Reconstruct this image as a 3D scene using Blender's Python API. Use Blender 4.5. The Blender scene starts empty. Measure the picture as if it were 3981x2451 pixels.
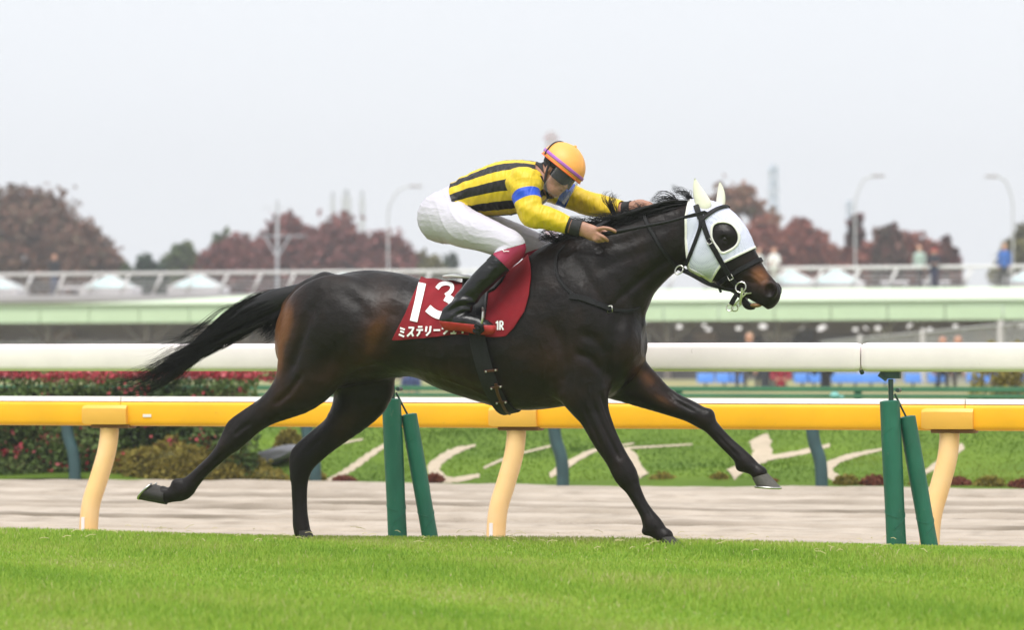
import bpy, bmesh, math, random
import numpy as np
from mathutils import Vector, Matrix
from mathutils.bvhtree import BVHTree

random.seed(7); RNG = np.random.default_rng(7)
SC = bpy.context.scene
COL = SC.collection
R = math.radians

# ------------------------------------------------------------------ camera, sky, sun, exposure
F_PX, CX, YH, CAMZ, DIST = 13320.0, 1990.5, 1410.0, 0.95, 18.0
cam_data = bpy.data.cameras.new('camera')
cam = bpy.data.objects.new('camera', cam_data); COL.objects.link(cam)
cam.location = (0, 0, CAMZ); cam.rotation_euler = (R(90), 0, 0)
cam_data.sensor_width = 36.0
cam_data.lens = 36.0 * F_PX / 3981.0
cam_data.shift_y = (YH - 1225.5) / 3981.0
cam_data.clip_start = 0.5; cam_data.clip_end = 6000
cam_data.dof.use_dof = True
cam_data.dof.focus_distance = 17.75
cam_data.dof.aperture_fstop = 3.0
SC.camera = cam

SUN_EL, SUN_AZ = R(66), R(200)        # soft light from high above, a little behind the photographer
world = bpy.data.worlds.new('World'); SC.world = world; world.use_nodes = True
nt = world.node_tree; nt.nodes.clear()
w_out = nt.nodes.new('ShaderNodeOutputWorld'); w_bg = nt.nodes.new('ShaderNodeBackground')
w_sky = nt.nodes.new('ShaderNodeTexSky'); w_sky.sky_type = 'NISHITA'; w_sky.sun_disc = False
w_sky.sun_elevation = SUN_EL; w_sky.sun_rotation = SUN_AZ; w_sky.dust_density = 4.0; w_sky.air_density = 1.0
w_cld = nt.nodes.new('ShaderNodeTexNoise'); w_cld.inputs['Scale'].default_value = 2.2; w_cld.inputs['Detail'].default_value = 5
w_rmp = nt.nodes.new('ShaderNodeValToRGB')
w_rmp.color_ramp.elements[0].color = (4.55, 4.72, 4.98, 1); w_rmp.color_ramp.elements[0].position = .3
w_rmp.color_ramp.elements[1].color = (4.85, 4.95, 5.1, 1); w_rmp.color_ramp.elements[1].position = .7
w_mix = nt.nodes.new('ShaderNodeMixRGB'); w_mix.inputs['Fac'].default_value = 0.95   # a closed cloud cover over the sky
nt.links.new(w_cld.outputs['Fac'], w_rmp.inputs['Fac'])
nt.links.new(w_sky.outputs['Color'], w_mix.inputs['Color1']); nt.links.new(w_rmp.outputs['Color'], w_mix.inputs['Color2'])
nt.links.new(w_mix.outputs['Color'], w_bg.inputs['Color']); w_bg.inputs['Strength'].default_value = 0.083
nt.links.new(w_bg.outputs['Background'], w_out.inputs['Surface'])

sun_d = bpy.data.lights.new('sun', 'SUN'); sun = bpy.data.objects.new('sun', sun_d); COL.objects.link(sun)
sun_d.energy = 1.5; sun_d.angle = R(40); sun_d.color = (1.0, 0.975, 0.94)
sun.rotation_euler = (R(90) - SUN_EL, 0, R(-20))
sun.location = (0, -5, 12)

SC.view_settings.view_transform = 'Standard'; SC.view_settings.look = 'None'
SC.view_settings.exposure = 1.42; SC.view_settings.gamma = 1.0; SC.view_settings.use_curve_mapping = False
SC.render.engine = 'CYCLES'
SC.cycles.use_denoising = True; SC.cycles.max_bounces = 6; SC.cycles.transparent_max_bounces = 12
SC.cycles.volume_bounces = 0; SC.cycles.caustics_reflective = False; SC.cycles.caustics_refractive = False

# ------------------------------------------------------------------ frames
TH = R(17.0); TC, TS = math.cos(TH), math.sin(TH)
# track frame: u along the rails (to the right), w away from the camera, origin under the horse at (0, DIST)
def W(px, py, Y):
    return Vector(((px - CX) * Y / F_PX, Y, CAMZ - (py - YH) * Y / F_PX))
def trk(u, w, z=0.0):
    return Vector((u * TC + w * TS, DIST - u * TS + w * TC, z))
def px_u(px, w):
    q = (px - CX) / F_PX
    return (q * DIST + w * (q * TC - TS)) / (TC + q * TS)
def depth(u, w): return DIST - u * TS + w * TC
def loc(px, py, v):
    "photo point at lateral offset v -> track frame (u, v, z)"
    u = px_u(px, v); Y = depth(u, v)
    return np.array((u, v, CAMZ - (py - YH) * Y / F_PX))
def proj(P):
    "track frame points (n,3) -> photo coordinates (n,2)"
    u, v, z = P[:, 0], P[:, 1], P[:, 2]
    X = u * TC + v * TS; Y = DIST - u * TS + v * TC
    return np.stack([CX + X * F_PX / Y, YH + (CAMZ - z) * F_PX / Y], 1)
def proj_near(P):
    Q = P.copy(); Q[:, 1] = -np.abs(Q[:, 1]); return proj(Q)
PXM = 740.0

# ------------------------------------------------------------------ objects
def tag(o, label=None, cat=None, group=None, kind=None):
    if label: o['label'] = label
    if cat: o['category'] = cat
    if group: o['group'] = group
    if kind: o['kind'] = kind
    return o
def thing(name, label, cat, location=(0, 0, 0), rotz=0.0, group=None):
    o = bpy.data.objects.new(name, None); COL.objects.link(o)
    o.empty_display_size = 0.2
    o.location = location; o.rotation_euler = (0, 0, rotz)
    return tag(o, label, cat, group)
def track_thing(name, label, cat, u, w, z=0.0, group=None):
    return thing(name, label, cat, trk(u, w, z), -TH, group)
def mk_mesh(name, V, F, smooth=True):
    me = bpy.data.meshes.new(name)
    V = np.asarray(V, dtype=np.float32)
    if isinstance(F, np.ndarray):
        n = F.shape[1]
        me.vertices.add(len(V)); me.vertices.foreach_set('co', V.ravel())
        me.loops.add(F.size); me.loops.foreach_set('vertex_index', F.astype(np.int32).ravel())
        me.polygons.add(len(F)); me.polygons.foreach_set('loop_start', np.arange(0, F.size, n, dtype=np.int32))
        me.update(calc_edges=True)
    else:
        me.from_pydata([tuple(map(float, p)) for p in V], [], [tuple(f) for f in F])
    me.validate()
    if smooth:
        me.polygons.foreach_set('use_smooth', np.ones(len(me.polygons), dtype=bool))
    return me
def obj(name, me, mat=None, parent=None, location=None):
    o = bpy.data.objects.new(name, me); COL.objects.link(o)
    if mat is not None:
        for m in (mat if isinstance(mat, (list, tuple)) else [mat]): me.materials.append(m)
    if parent is not None: o.parent = parent
    if location is not None: o.location = location
    return o
def attr(me, name, data):
    a = me.attributes.new(name, 'FLOAT', 'POINT'); a.data.foreach_set('value', np.asarray(data, dtype=np.float32))

class MB:
    "collects shapes into one mesh"
    def __init__(s): s.v = []; s.f = []
    def add(s, V, Fs):
        k = len(s.v); s.v += [tuple(map(float, p)) for p in V]; s.f += [tuple(i + k for i in f) for f in Fs]; return s
    def box(s, c, d, rot=None, ch=0.0):
        x, y, z = d[0] / 2, d[1] / 2, d[2] / 2
        if ch <= 0:
            V = [(sx * x, sy * y, sz * z) for sz in (-1, 1) for sy in (-1, 1) for sx in (-1, 1)]
            Fs = [(0, 2, 3, 1), (4, 5, 7, 6), (0, 1, 5, 4), (2, 6, 7, 3), (0, 4, 6, 2), (1, 3, 7, 5)]
        else:
            ch = min(ch, x * .9, y * .9, z * .9)
            bm = bmesh.new(); bmesh.ops.create_cube(bm, size=1.0)
            for q in bm.verts: q.co = Vector((q.co.x * d[0], q.co.y * d[1], q.co.z * d[2]))
            bmesh.ops.bevel(bm, geom=bm.edges[:], offset=ch, segments=2, affect='EDGES', profile=.6)
            bm.verts.index_update(); V = [tuple(q.co) for q in bm.verts]; Fs = [tuple(q.index for q in f.verts) for f in bm.faces]; bm.free()
        V = [Vector(p) for p in V]
        if rot is not None: V = [rot @ p for p in V]
        return s.add([p + Vector(c) for p in V], Fs)
    def tube(s, pts, rad, n=10, asp=1.0, up=(0, 0, 1), cap=True):
        P = [Vector(p) for p in pts]; m = len(P)
        rad = list(rad) if hasattr(rad, '__len__') else [rad] * m
        V = []; Fs = []
        prev = None
        for i in range(m):
            t = (P[min(i + 1, m - 1)] - P[max(i - 1, 0)]).normalized()
            a = Vector(up) if prev is None else prev
            a = a - t * a.dot(t)
            if a.length < 1e-4: a = Vector((1, 0, 0)) - t * t.x
            a.normalize(); prev = a; b = t.cross(a)
            for k in range(n):
                th = 2 * math.pi * k / n
                V.append(P[i] + a * (rad[i] * math.cos(th)) + b * (rad[i] * asp * math.sin(th)))
        for i in range(m - 1):
            for k in range(n):
                k2 = (k + 1) % n
                Fs.append((i * n + k, i * n + k2, (i + 1) * n + k2, (i + 1) * n + k))
        if cap:
            Fs.append(tuple(range(n - 1, -1, -1))); Fs.append(tuple((m - 1) * n + k for k in range(n)))
        return s.add(V, Fs)
    def extr(s, prof, u0, u1, ends=True):
        "profile of (y,z) points (counter-clockwise seen from +x) swept along x"
        n = len(prof); V = [(u0, y, z) for y, z in prof] + [(u1, y, z) for y, z in prof]
        Fs = [(k, (k + 1) % n, (k + 1) % n + n, k + n) for k in range(n)]
        if ends: Fs += [tuple(range(n - 1, -1, -1)), tuple(range(n, 2 * n))]
        return s.add(V, Fs)
    def sphere(s, c, r, nu=14, nv=9):
        r = Vector(r if hasattr(r, '__len__') else (r, r, r)); V = [(c[0], c[1], c[2] - r.z)]; Fs = []
        for j in range(1, nv):
            b = -math.pi / 2 + math.pi * j / nv
            for i in range(nu):
                a = 2 * math.pi * i / nu
                V.append((c[0] + r.x * math.cos(b) * math.cos(a), c[1] + r.y * math.cos(b) * math.sin(a), c[2] + r.z * math.sin(b)))
        V.append((c[0], c[1], c[2] + r.z)); top = len(V) - 1
        for i in range(nu):
            i2 = (i + 1) % nu
            Fs.append((0, 1 + i2, 1 + i)); Fs.append((top, 1 + (nv - 2) * nu + i, 1 + (nv - 2) * nu + i2))
            for j in range(nv - 2):
                Fs.append((1 + j * nu + i, 1 + j * nu + i2, 1 + (j + 1) * nu + i2, 1 + (j + 1) * nu + i))
        return s.add(V, Fs)
    def torus(s, c, Rr, r, ax1, ax2, n=22, m=7, a0=0.0, a1=2 * math.pi):
        full = abs(a1 - a0 - 2 * math.pi) < 1e-6
        A, B = Vector(ax1).normalized(), Vector(ax2).normalized()
        pts = [Vector(c) + (A * math.cos(a0 + (a1 - a0) * k / n) + B * math.sin(a0 + (a1 - a0) * k / n)) * Rr for k in range(n if full else n + 1)]
        if full: pts = pts + [pts[0], ]
        return s.tube(pts, r, m, up=A.cross(B))
    def build(s, name, mat=None, parent=None, smooth=False, location=None, angle=None):
        me = mk_mesh(name, s.v, s.f, smooth or angle is not None)
        if angle is not None:
            try: me.set_sharp_from_angle(angle=R(angle))
            except Exception: pass
        return obj(name, me, mat, parent, location)

def spline(pts, n):
    "Catmull-Rom resampling of rows of numbers"
    P = np.asarray(pts, float); m = len(P)
    Q = np.vstack([2 * P[0] - P[1], P, 2 * P[-1] - P[-2]])
    out = []
    for i in range(m - 1):
        p0, p1, p2, p3 = Q[i], Q[i + 1], Q[i + 2], Q[i + 3]
        for k in range(n):
            t = k / n
            out.append(.5 * ((2 * p1) + (-p0 + p2) * t + (2 * p0 - 5 * p1 + 4 * p2 - p3) * t * t + (-p0 + 3 * p1 - 3 * p2 + p3) * t ** 3))
    out.append(P[-1]); return np.array(out)

# ------------------------------------------------------------------ materials
def pmat(name, col, rough=.6, var=.12, scale=8.0, bump=0.0, bscale=None, metal=0.0, spec=.5, coat=0.0, sheen=0.0, col2=None, trans=0.0, detail=4.0, stretch=None, specks=None):
    m = bpy.data.materials.new(name); m.use_nodes = True
    t = m.node_tree; b = t.nodes['Principled BSDF']
    b.inputs['Roughness'].default_value = rough; b.inputs['Metallic'].default_value = metal
    b.inputs['Specular IOR Level'].default_value = spec; b.inputs['Coat Weight'].default_value = coat
    b.inputs['Sheen Weight'].default_value = sheen
    tc = t.nodes.new('ShaderNodeTexCoord'); vec = tc.outputs['Object']
    if stretch:
        mp = t.nodes.new('ShaderNodeMapping'); mp.inputs['Scale'].default_value = stretch
        t.links.new(vec, mp.inputs['Vector']); vec = mp.outputs['Vector']
    n = t.nodes.new('ShaderNodeTexNoise'); n.inputs['Scale'].default_value = scale; n.inputs['Detail'].default_value = detail
    t.links.new(vec, n.inputs['Vector'])
    rp = t.nodes.new('ShaderNodeValToRGB'); rp.color_ramp.elements[0].position = .3; rp.color_ramp.elements[1].position = .7
    c2 = col2 if col2 else tuple(min(1, c * (1 + var)) for c in col)
    c1 = col if col2 else tuple(c * (1 - var) for c in col)
    rp.color_ramp.elements[0].color = (*c1, 1); rp.color_ramp.elements[1].color = (*c2, 1)
    t.links.new(n.outputs['Fac'], rp.inputs['Fac']); t.links.new(rp.outputs['Color'], b.inputs['Base Color'])
    if specks:
        vo = t.nodes.new('ShaderNodeTexNoise'); vo.inputs['Scale'].default_value = specks[0]; vo.inputs['Detail'].default_value = 7; vo.inputs['Roughness'].default_value = .7; t.links.new(vec, vo.inputs['Vector'])
        mr = t.nodes.new('ShaderNodeMapRange'); mr.inputs[1].default_value = specks[1]; mr.inputs[2].default_value = specks[1] + .06; mr.inputs[4].default_value = specks[3]; t.links.new(vo.outputs['Fac'], mr.inputs[0])
        sx = t.nodes.new('ShaderNodeMixRGB'); sx.inputs['Color2'].default_value = (*specks[2], 1); t.links.new(mr.outputs[0], sx.inputs['Fac']); t.links.new(rp.outputs['Color'], sx.inputs['Color1']); t.links.new(sx.outputs['Color'], b.inputs['Base Color'])
    if bump > 0:
        n2 = t.nodes.new('ShaderNodeTexNoise'); n2.inputs['Scale'].default_value = bscale or scale * 5; n2.inputs['Detail'].default_value = 5
        t.links.new(vec, n2.inputs['Vector'])
        bp = t.nodes.new('ShaderNodeBump'); bp.inputs['Strength'].default_value = bump; bp.inputs['Distance'].default_value = .01
        t.links.new(n2.outputs['Fac'], bp.inputs['Height']); t.links.new(bp.outputs['Normal'], b.inputs['Normal'])
    if trans > 0:
        tr = t.nodes.new('ShaderNodeBsdfTranslucent'); mx = t.nodes.new('ShaderNodeMixShader'); mx.inputs['Fac'].default_value = trans
        t.links.new(rp.outputs['Color'], tr.inputs['Color'])
        t.links.new(b.outputs['BSDF'], mx.inputs[1]); t.links.new(tr.outputs['BSDF'], mx.inputs[2])
        t.links.new(mx.outputs['Shader'], t.nodes['Material Output'].inputs['Surface'])
    return m
def leafmat(name, cols, rough=.55, trans=.3):
    "colour by a per-leaf attribute rnd"
    m = bpy.data.materials.new(name); m.use_nodes = True; t = m.node_tree; b = t.nodes['Principled BSDF']
    b.inputs['Roughness'].default_value = rough; b.inputs['Specular IOR Level'].default_value = .12
    a = t.nodes.new('ShaderNodeAttribute'); a.attribute_name = 'rnd'
    rp = t.nodes.new('ShaderNodeValToRGB'); el = rp.color_ramp.elements
    while len(el) < len(cols): el.new(.5)
    for i, c in enumerate(cols): el[i].position = i / (len(cols) - 1); el[i].color = (*c, 1)
    t.links.new(a.outputs['Fac'], rp.inputs['Fac']); t.links.new(rp.outputs['Color'], b.inputs['Base Color'])
    tr = t.nodes.new('ShaderNodeBsdfTranslucent'); mx = t.nodes.new('ShaderNodeMixShader'); mx.inputs['Fac'].default_value = trans
    t.links.new(rp.outputs['Color'], tr.inputs['Color'])
    t.links.new(b.outputs['BSDF'], mx.inputs[1]); t.links.new(tr.outputs['BSDF'], mx.inputs[2])
    t.links.new(mx.outputs['Shader'], t.nodes['Material Output'].inputs['Surface'])
    return m

# ------------------------------------------------------------------ implicit surfaces for bodies
class Field:
    def __init__(s, lo, hi, h):
        s.lo = np.array(lo, float); s.h = h
        s.n = np.ceil((np.array(hi) - s.lo) / h).astype(int) + 1
        s.f = np.full(s.n, 1e3, np.float32)
    def sl(s, lo, hi):
        a = np.clip(np.floor((np.array(lo) - s.lo) / s.h).astype(int), 0, s.n); b = np.clip(np.ceil((np.array(hi) - s.lo) / s.h).astype(int) + 1, 0, s.n)
        ax = [(s.lo[i] + s.h * np.arange(a[i], b[i])).astype(np.float32) for i in range(3)]
        return tuple(slice(a[i], b[i]) for i in range(3)), np.ix_(*ax)
    def merge(s, S, d, k, op):
        f = s.f[S]
        if op == '+':
            hh = np.maximum(k - np.abs(f - d), 0) / k; s.f[S] = np.minimum(f, d) - hh * hh * (k * .25)
        else:
            d = -d; hh = np.maximum(k - np.abs(f - d), 0) / k; s.f[S] = np.maximum(f, d) + hh * hh * (k * .25)
    def chain(s, st, k=.02, op='+', res=3):
        "st rows: u v z r rv (rv: lateral radius)"
        st = np.asarray(st, float); st = spline(st, res) if res > 1 and len(st) > 2 else st
        R_ = np.maximum(st[:, 3], st[:, 4])[:, None]; mg = k + 3 * s.h
        S, G = s.sl((st[:, :3] - R_).min(0) - mg, (st[:, :3] + R_).max(0) + mg)
        D = np.full([len(range(*x.indices(10 ** 9))) for x in S], 1e3, np.float32)
        o = [x.start for x in S]
        for i in range(len(st) - 1):
            a, b = st[i], st[i + 1]; ra, rb = max(a[3], a[4]), max(b[3], b[4])
            S2, G2 = s.sl(np.minimum(a[:3] - ra, b[:3] - rb) - mg, np.maximum(a[:3] + ra, b[:3] + rb) + mg)
            if any(x.stop <= x.start for x in S2): continue
            L = tuple(slice(S2[j].start - o[j], S2[j].stop - o[j]) for j in range(3))
            d = seg_dist(G2, a, b)
            D[L] = np.minimum(D[L], d)
        s.merge(S, D, k, op)
    def ell(s, c, r, k=.02, op='+', M=None):
        c = np.asarray(c, float); r = np.asarray(r, float); mg = k + 3 * s.h; m = r.max() + mg
        S, G = s.sl(c - m, c + m); d = [G[i] - np.float32(c[i]) for i in range(3)]
        if M is not None:
            d = [sum(np.float32(M[i][j]) * d[j] for j in range(3)) for i in range(3)]
        q = np.sqrt(sum((d[i] / np.float32(r[i])) ** 2 for i in range(3)))
        q2 = np.sqrt(sum((d[i] / np.float32(r[i] ** 2)) ** 2 for i in range(3))) + 1e-6
        s.merge(S, (q * (q - 1) / q2).astype(np.float32), k, op)
    def surface(s):
        f = s.f; ins = f < 0
        n = np.array(f.shape)
        c = np.zeros(n - 1, np.int8)
        for dx in (0, 1):
            for dy in (0, 1):
                for dz in (0, 1):
                    c += ins[dx:n[0] - 1 + dx, dy:n[1] - 1 + dy, dz:n[2] - 1 + dz]
        act = np.argwhere((c > 0) & (c < 8)); idx = np.full(n - 1, -1, np.int32); idx[tuple(act.T)] = np.arange(len(act))
        cor = [(a, b, d) for a in (0, 1) for b in (0, 1) for d in (0, 1)]
        val = {q: f[act[:, 0] + q[0], act[:, 1] + q[1], act[:, 2] + q[2]] for q in cor}
        acc = np.zeros((len(act), 3)); cnt = np.zeros(len(act))
        for q in cor:
            for ax in range(3):
                if q[ax]: continue
                q2 = list(q); q2[ax] = 1; q2 = tuple(q2); a, b = val[q], val[q2]; m = (a < 0) != (b < 0)
                t = np.where(m, a / np.where(m, a - b, 1), 0); p = np.tile(np.array(q, float), (len(act), 1)); p[:, ax] += t
                acc += p * m[:, None]; cnt += m
        V = s.lo + s.h * (act + acc / cnt[:, None])
        quads = []
        for ax in range(3):
            i1, i2 = (ax + 1) % 3, (ax + 2) % 3
            A = [slice(None)] * 3; B = [slice(None)] * 3; A[ax] = slice(0, -1); B[ax] = slice(1, None)
            a, b = ins[tuple(A)], ins[tuple(B)]
            e = np.argwhere(a != b); e = e[(e[:, i1] > 0) & (e[:, i2] > 0) & (e[:, i1] < n[i1] - 1) & (e[:, i2] < n[i2] - 1)]
            fl = a[tuple(e.T)]
            def cell(o1, o2):
                q = e.copy(); q[:, i1] -= o1; q[:, i2] -= o2; return idx[tuple(q.T)]
            Q = np.stack([cell(1, 1), cell(0, 1), cell(0, 0), cell(1, 0)], 1)
            Q[~fl] = Q[~fl][:, ::-1]; quads.append(Q)
        return V, np.vstack(quads)
def seg_dist(G, a, b):
    ab = (b[:3] - a[:3]).astype(np.float32); L2 = float(ab @ ab) + 1e-9
    d = [G[i] - np.float32(a[i]) for i in range(3)]
    t = np.clip((d[0] * ab[0] + d[1] * ab[1] + d[2] * ab[2]) / np.float32(L2), 0, 1)
    r = np.float32(a[3]) + t * np.float32(b[3] - a[3]); k = r / (np.float32(a[4]) + t * np.float32(b[4] - a[4]))
    return np.sqrt((d[0] - t * ab[0]) ** 2 + ((d[1] - t * ab[1]) * k) ** 2 + (d[2] - t * ab[2]) ** 2) - r
def chain_dist(P, st, res=3):
    st = spline(st, res) if len(st) > 2 else np.asarray(st, float)
    G = [P[:, i].astype(np.float32) for i in range(3)]; D = np.full(len(P), 1e3, np.float32)
    for i in range(len(st) - 1): D = np.minimum(D, seg_dist(G, st[i], st[i + 1]))
    return D
def normals(V, Fq):
    T = np.vstack([Fq[:, [0, 1, 2]], Fq[:, [0, 2, 3]]]) if Fq.shape[1] == 4 else Fq
    n = np.cross(V[T[:, 1]] - V[T[:, 0]], V[T[:, 2]] - V[T[:, 0]]); N = np.zeros_like(V)
    for k in range(3): np.add.at(N, T[:, k], n)
    return N / (np.linalg.norm(N, axis=1, keepdims=True) + 1e-12)
def relax(V, Fq, it=2, lam=.5):
    E = np.vstack([Fq[:, [0, 1]], Fq[:, [1, 2]], Fq[:, [2, 3]], Fq[:, [3, 0]]]); cnt = np.bincount(E.ravel(), minlength=len(V))[:, None]
    for _ in range(it):
        A = np.zeros_like(V); np.add.at(A, E[:, 0], V[E[:, 1]]); np.add.at(A, E[:, 1], V[E[:, 0]])
        V = V + lam * (A / np.maximum(cnt, 1) - V)
    return V
def clip(V, T, g, extra=None):
    "keep the part of a triangle mesh where g > 0; extra: dict of per-vertex arrays carried along"
    m = g > 0; keep = m[T].sum(1); full = T[keep == 3]; part = T[(keep > 0) & (keep < 3)]
    newV = []; src = []; edge = {}
    def cut(i, j):
        key = (i, j) if i < j else (j, i)
        if key not in edge:
            a, b = key; t = g[a] / (g[a] - g[b]); t = min(max(t, 0.0), 1.0)
            edge[key] = len(V) + len(newV); newV.append(V[a] + t * (V[b] - V[a])); src.append((a, b, t))
        return edge[key]
    out = []
    for t in part.tolist():
        poly = []
        for k in range(3):
            i, j = t[k], t[(k + 1) % 3]
            if m[i]: poly.append(i)
            if m[i] != m[j]: poly.append(cut(i, j))
        for k in range(1, len(poly) - 1): out.append((poly[0], poly[k], poly[k + 1]))
    VV = np.vstack([V, np.array(newV)]) if newV else V
    TT = np.vstack([full, np.array(out, dtype=full.dtype)]) if out else full
    if extra is not None and src:
        s = np.array([(a, b) for a, b, _ in src]); tt = np.array([t for *_, t in src])
        extra = {k: (np.concatenate([x, x[s[:, 0]] + (x[s[:, 1]] - x[s[:, 0]]) * (tt if x.ndim == 1 else tt[:, None])])) for k, x in extra.items()}
    use = np.unique(TT); mp = np.full(len(VV), -1); mp[use] = np.arange(len(use))
    if extra is not None: extra = {k: x[use] for k, x in extra.items()}
    return (VV[use], mp[TT]) if extra is None else (VV[use], mp[TT], extra)
def tris(Fq): return np.vstack([Fq[:, [0, 1, 2]], Fq[:, [0, 2, 3]]])
def poly_sd(P, poly):
    "signed distance (positive inside) of points to a polygon in photo pixels"
    poly = np.asarray(poly, float); d = np.full(len(P), 1e9); ins = np.zeros(len(P), bool); n = len(poly)
    for i in range(n):
        a, b = poly[i], poly[(i + 1) % n]; e = b - a; w = P - a
        t = np.clip((w @ e) / (e @ e + 1e-9), 0, 1); q = w - t[:, None] * e; d = np.minimum(d, (q * q).sum(1))
        c = ((a[1] <= P[:, 1]) & (b[1] > P[:, 1])) | ((b[1] <= P[:, 1]) & (a[1] > P[:, 1]))
        x = a[0] + (P[:, 1] - a[1]) / (b[1] - a[1] + 1e-12) * e[0]; ins ^= c & (P[:, 0] < x)
    return np.where(ins, 1, -1) * np.sqrt(d)
def line_sd(P, a, b):
    "signed distance in px, positive on the right-hand side in the picture when going from a to b upward"
    a = np.asarray(a, float); b = np.asarray(b, float); e = (b - a) / np.linalg.norm(b - a)
    return (P[:, 0] - a[0]) * (-e[1]) + (P[:, 1] - a[1]) * e[0]

def split_loose(o):
    "separate the loose pieces of a mesh object into objects of the same name under the same parent"
    me = o.data; n = len(me.vertices); par = list(range(n))
    def find(a):
        while par[a] != a: par[a] = par[par[a]]; a = par[a]
        return a
    for e in me.edges:
        a, b = find(e.vertices[0]), find(e.vertices[1])
        if a != b: par[a] = b
    roots = [find(i) for i in range(n)]; ids = sorted(set(roots))
    if len(ids) < 2: return
    groups = {r: [] for r in ids}
    for p in me.polygons: groups[roots[p.vertices[0]]].append(tuple(p.vertices))
    co = [tuple(v.co) for v in me.vertices]; mats = list(me.materials); sm = me.polygons[0].use_smooth
    at = {a.name: [d.value for d in a.data] for a in me.attributes if a.data_type == 'FLOAT' and a.domain == 'POINT'}
    first = True
    for r_, fs in groups.items():
        if not fs: continue
        use = sorted({i for f in fs for i in f}); mp = {i: k for k, i in enumerate(use)}
        m2 = mk_mesh(o.name.split('.')[0], [co[i] for i in use], [tuple(mp[i] for i in f) for f in fs], sm)
        for m in mats: m2.materials.append(m)
        for k, v in at.items(): attr(m2, k, [v[i] for i in use])
        try: m2.set_sharp_from_angle(angle=R(45))
        except Exception: pass
        if first: o.data = m2; first = False
        else:
            c = o.copy(); c.data = m2; COL.objects.link(c)
# ================================================================== the setting
def sheet(name, rows, u0, u1, nu, mat, kind='structure', zf=None, label=None, cat=None):
    "strip of ground in the track frame; rows: list of (w, z)"
    us = np.linspace(u0, u1, nu); V = []
    for w, z in rows:
        for u in us: V.append(trk(u, w, z + (zf(u, w) if zf else 0)))
    m = len(rows); F_ = np.array([(j * nu + i, j * nu + i + 1, (j + 1) * nu + i + 1, (j + 1) * nu + i) for j in range(m - 1) for i in range(nu - 1)])
    o = obj(name, mk_mesh(name, np.array([tuple(p) for p in V]), F_), mat); o['kind'] = kind
    if label: o['label'] = label
    return o
rngg = np.random.default_rng(11)
M_SOIL = pmat('turf_soil', (.17, .27, .03), rough=.9, var=.3, scale=3, bump=.6, bscale=60, col2=(.23, .33, .04))
M_PLAIN = pmat('dry_lawn', (.16, .20, .06), rough=.9, var=.2, scale=.08, col2=(.30, .24, .10))
M_SAND = pmat('dirt_course_sand', (.395, .335, .272), rough=.95, var=.1, scale=5, bump=1.0, bscale=40, col2=(.455, .392, .328), stretch=(.9, 1.5, 1), detail=10)
def shade_sand(m):  # darkens the sand by painted furrow shade and random specks
    t = m.node_tree; b = t.nodes['Principled BSDF']; a = t.nodes.new('ShaderNodeAttribute'); a.attribute_name = 'furrow_shade_specks'; l = b.inputs['Base Color'].links[0].from_socket; x = t.nodes.new('ShaderNodeMixRGB'); x.inputs['Color2'].default_value = (.165, .135, .10, 1)
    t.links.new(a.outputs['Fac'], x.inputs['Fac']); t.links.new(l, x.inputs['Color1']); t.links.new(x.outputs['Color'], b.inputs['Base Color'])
shade_sand(M_SAND)
def turf_z(w): return -np.clip(w - .30, 0, 9) * .085 - np.clip(w - 1.35, 0, 9) * .25
turf_rows = [(-320, 0), (-60, 0)] + [(w, float(turf_z(w))) for w in np.concatenate([np.linspace(-12, .2, 20), np.linspace(.3, 1.9, 17)])] + [(2.0, -.3)]
sheet('turf_course', turf_rows, -300, 300, 240, M_SOIL, label='closely cut bright green racing turf')
# dirt course with harrow lines running along the rails
wv = np.concatenate([np.arange(1.6, 11.9, .021)])
prof = np.zeros(len(wv))
for w0, dep, wd in ((3.6, .03, .05), (4.2, .02, .05), (5.0, .06, .07), (6.55, .055, .07), (7.0, .07, .08), (8.6, .05, .08), (9.4, .03, .08), (10.2, .05, .09), (2.6, .02, .04), (11.2, .04, .08)):
    prof -= dep * np.exp(-((wv - w0) / wd) ** 2); prof += dep * .55 * np.exp(-((wv - w0 - wd * 1.7) / wd) ** 2)
prof += .006 * np.sin(wv * 41) + .004 * np.sin(wv * 67 + 1)
nu = 300; us = np.linspace(-14, 8, nu)
nz = rngg.normal(0, 1, (len(wv), nu))
for _ in range(2): nz = (np.roll(nz, 1, 1) + nz + np.roll(nz, -1, 1)) / 3
Z = -.14 + prof[:, None] * (1 + .35 * np.sin(us * 1.1 + wv[:, None] * .7)[:, :]) + .008 * nz
for _ in range(26):   # scattered clods and hoof scuffs
    cu, cw_ = rngg.uniform(-9, 5), rngg.uniform(2.2, 10.8); Z += rngg.choice([-1, 1]) * rngg.uniform(.02, .045) * np.exp(-((us[None, :] - cu) / rngg.uniform(.15, .6)) ** 2 - ((wv[:, None] - cw_) / .06) ** 2)
UU, WW = np.meshgrid(us, wv); PV = np.stack([UU * TC + WW * TS, DIST - UU * TS + WW * TC, Z], -1).reshape(-1, 3)
ii = (np.arange(len(wv) - 1)[:, None] * nu + np.arange(nu - 1)).ravel(); QF = np.stack([ii, ii + 1, ii + nu + 1, ii + nu], 1)
dme = mk_mesh('dirt_course', PV, QF); shade_specks = np.zeros_like(Z)
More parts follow.
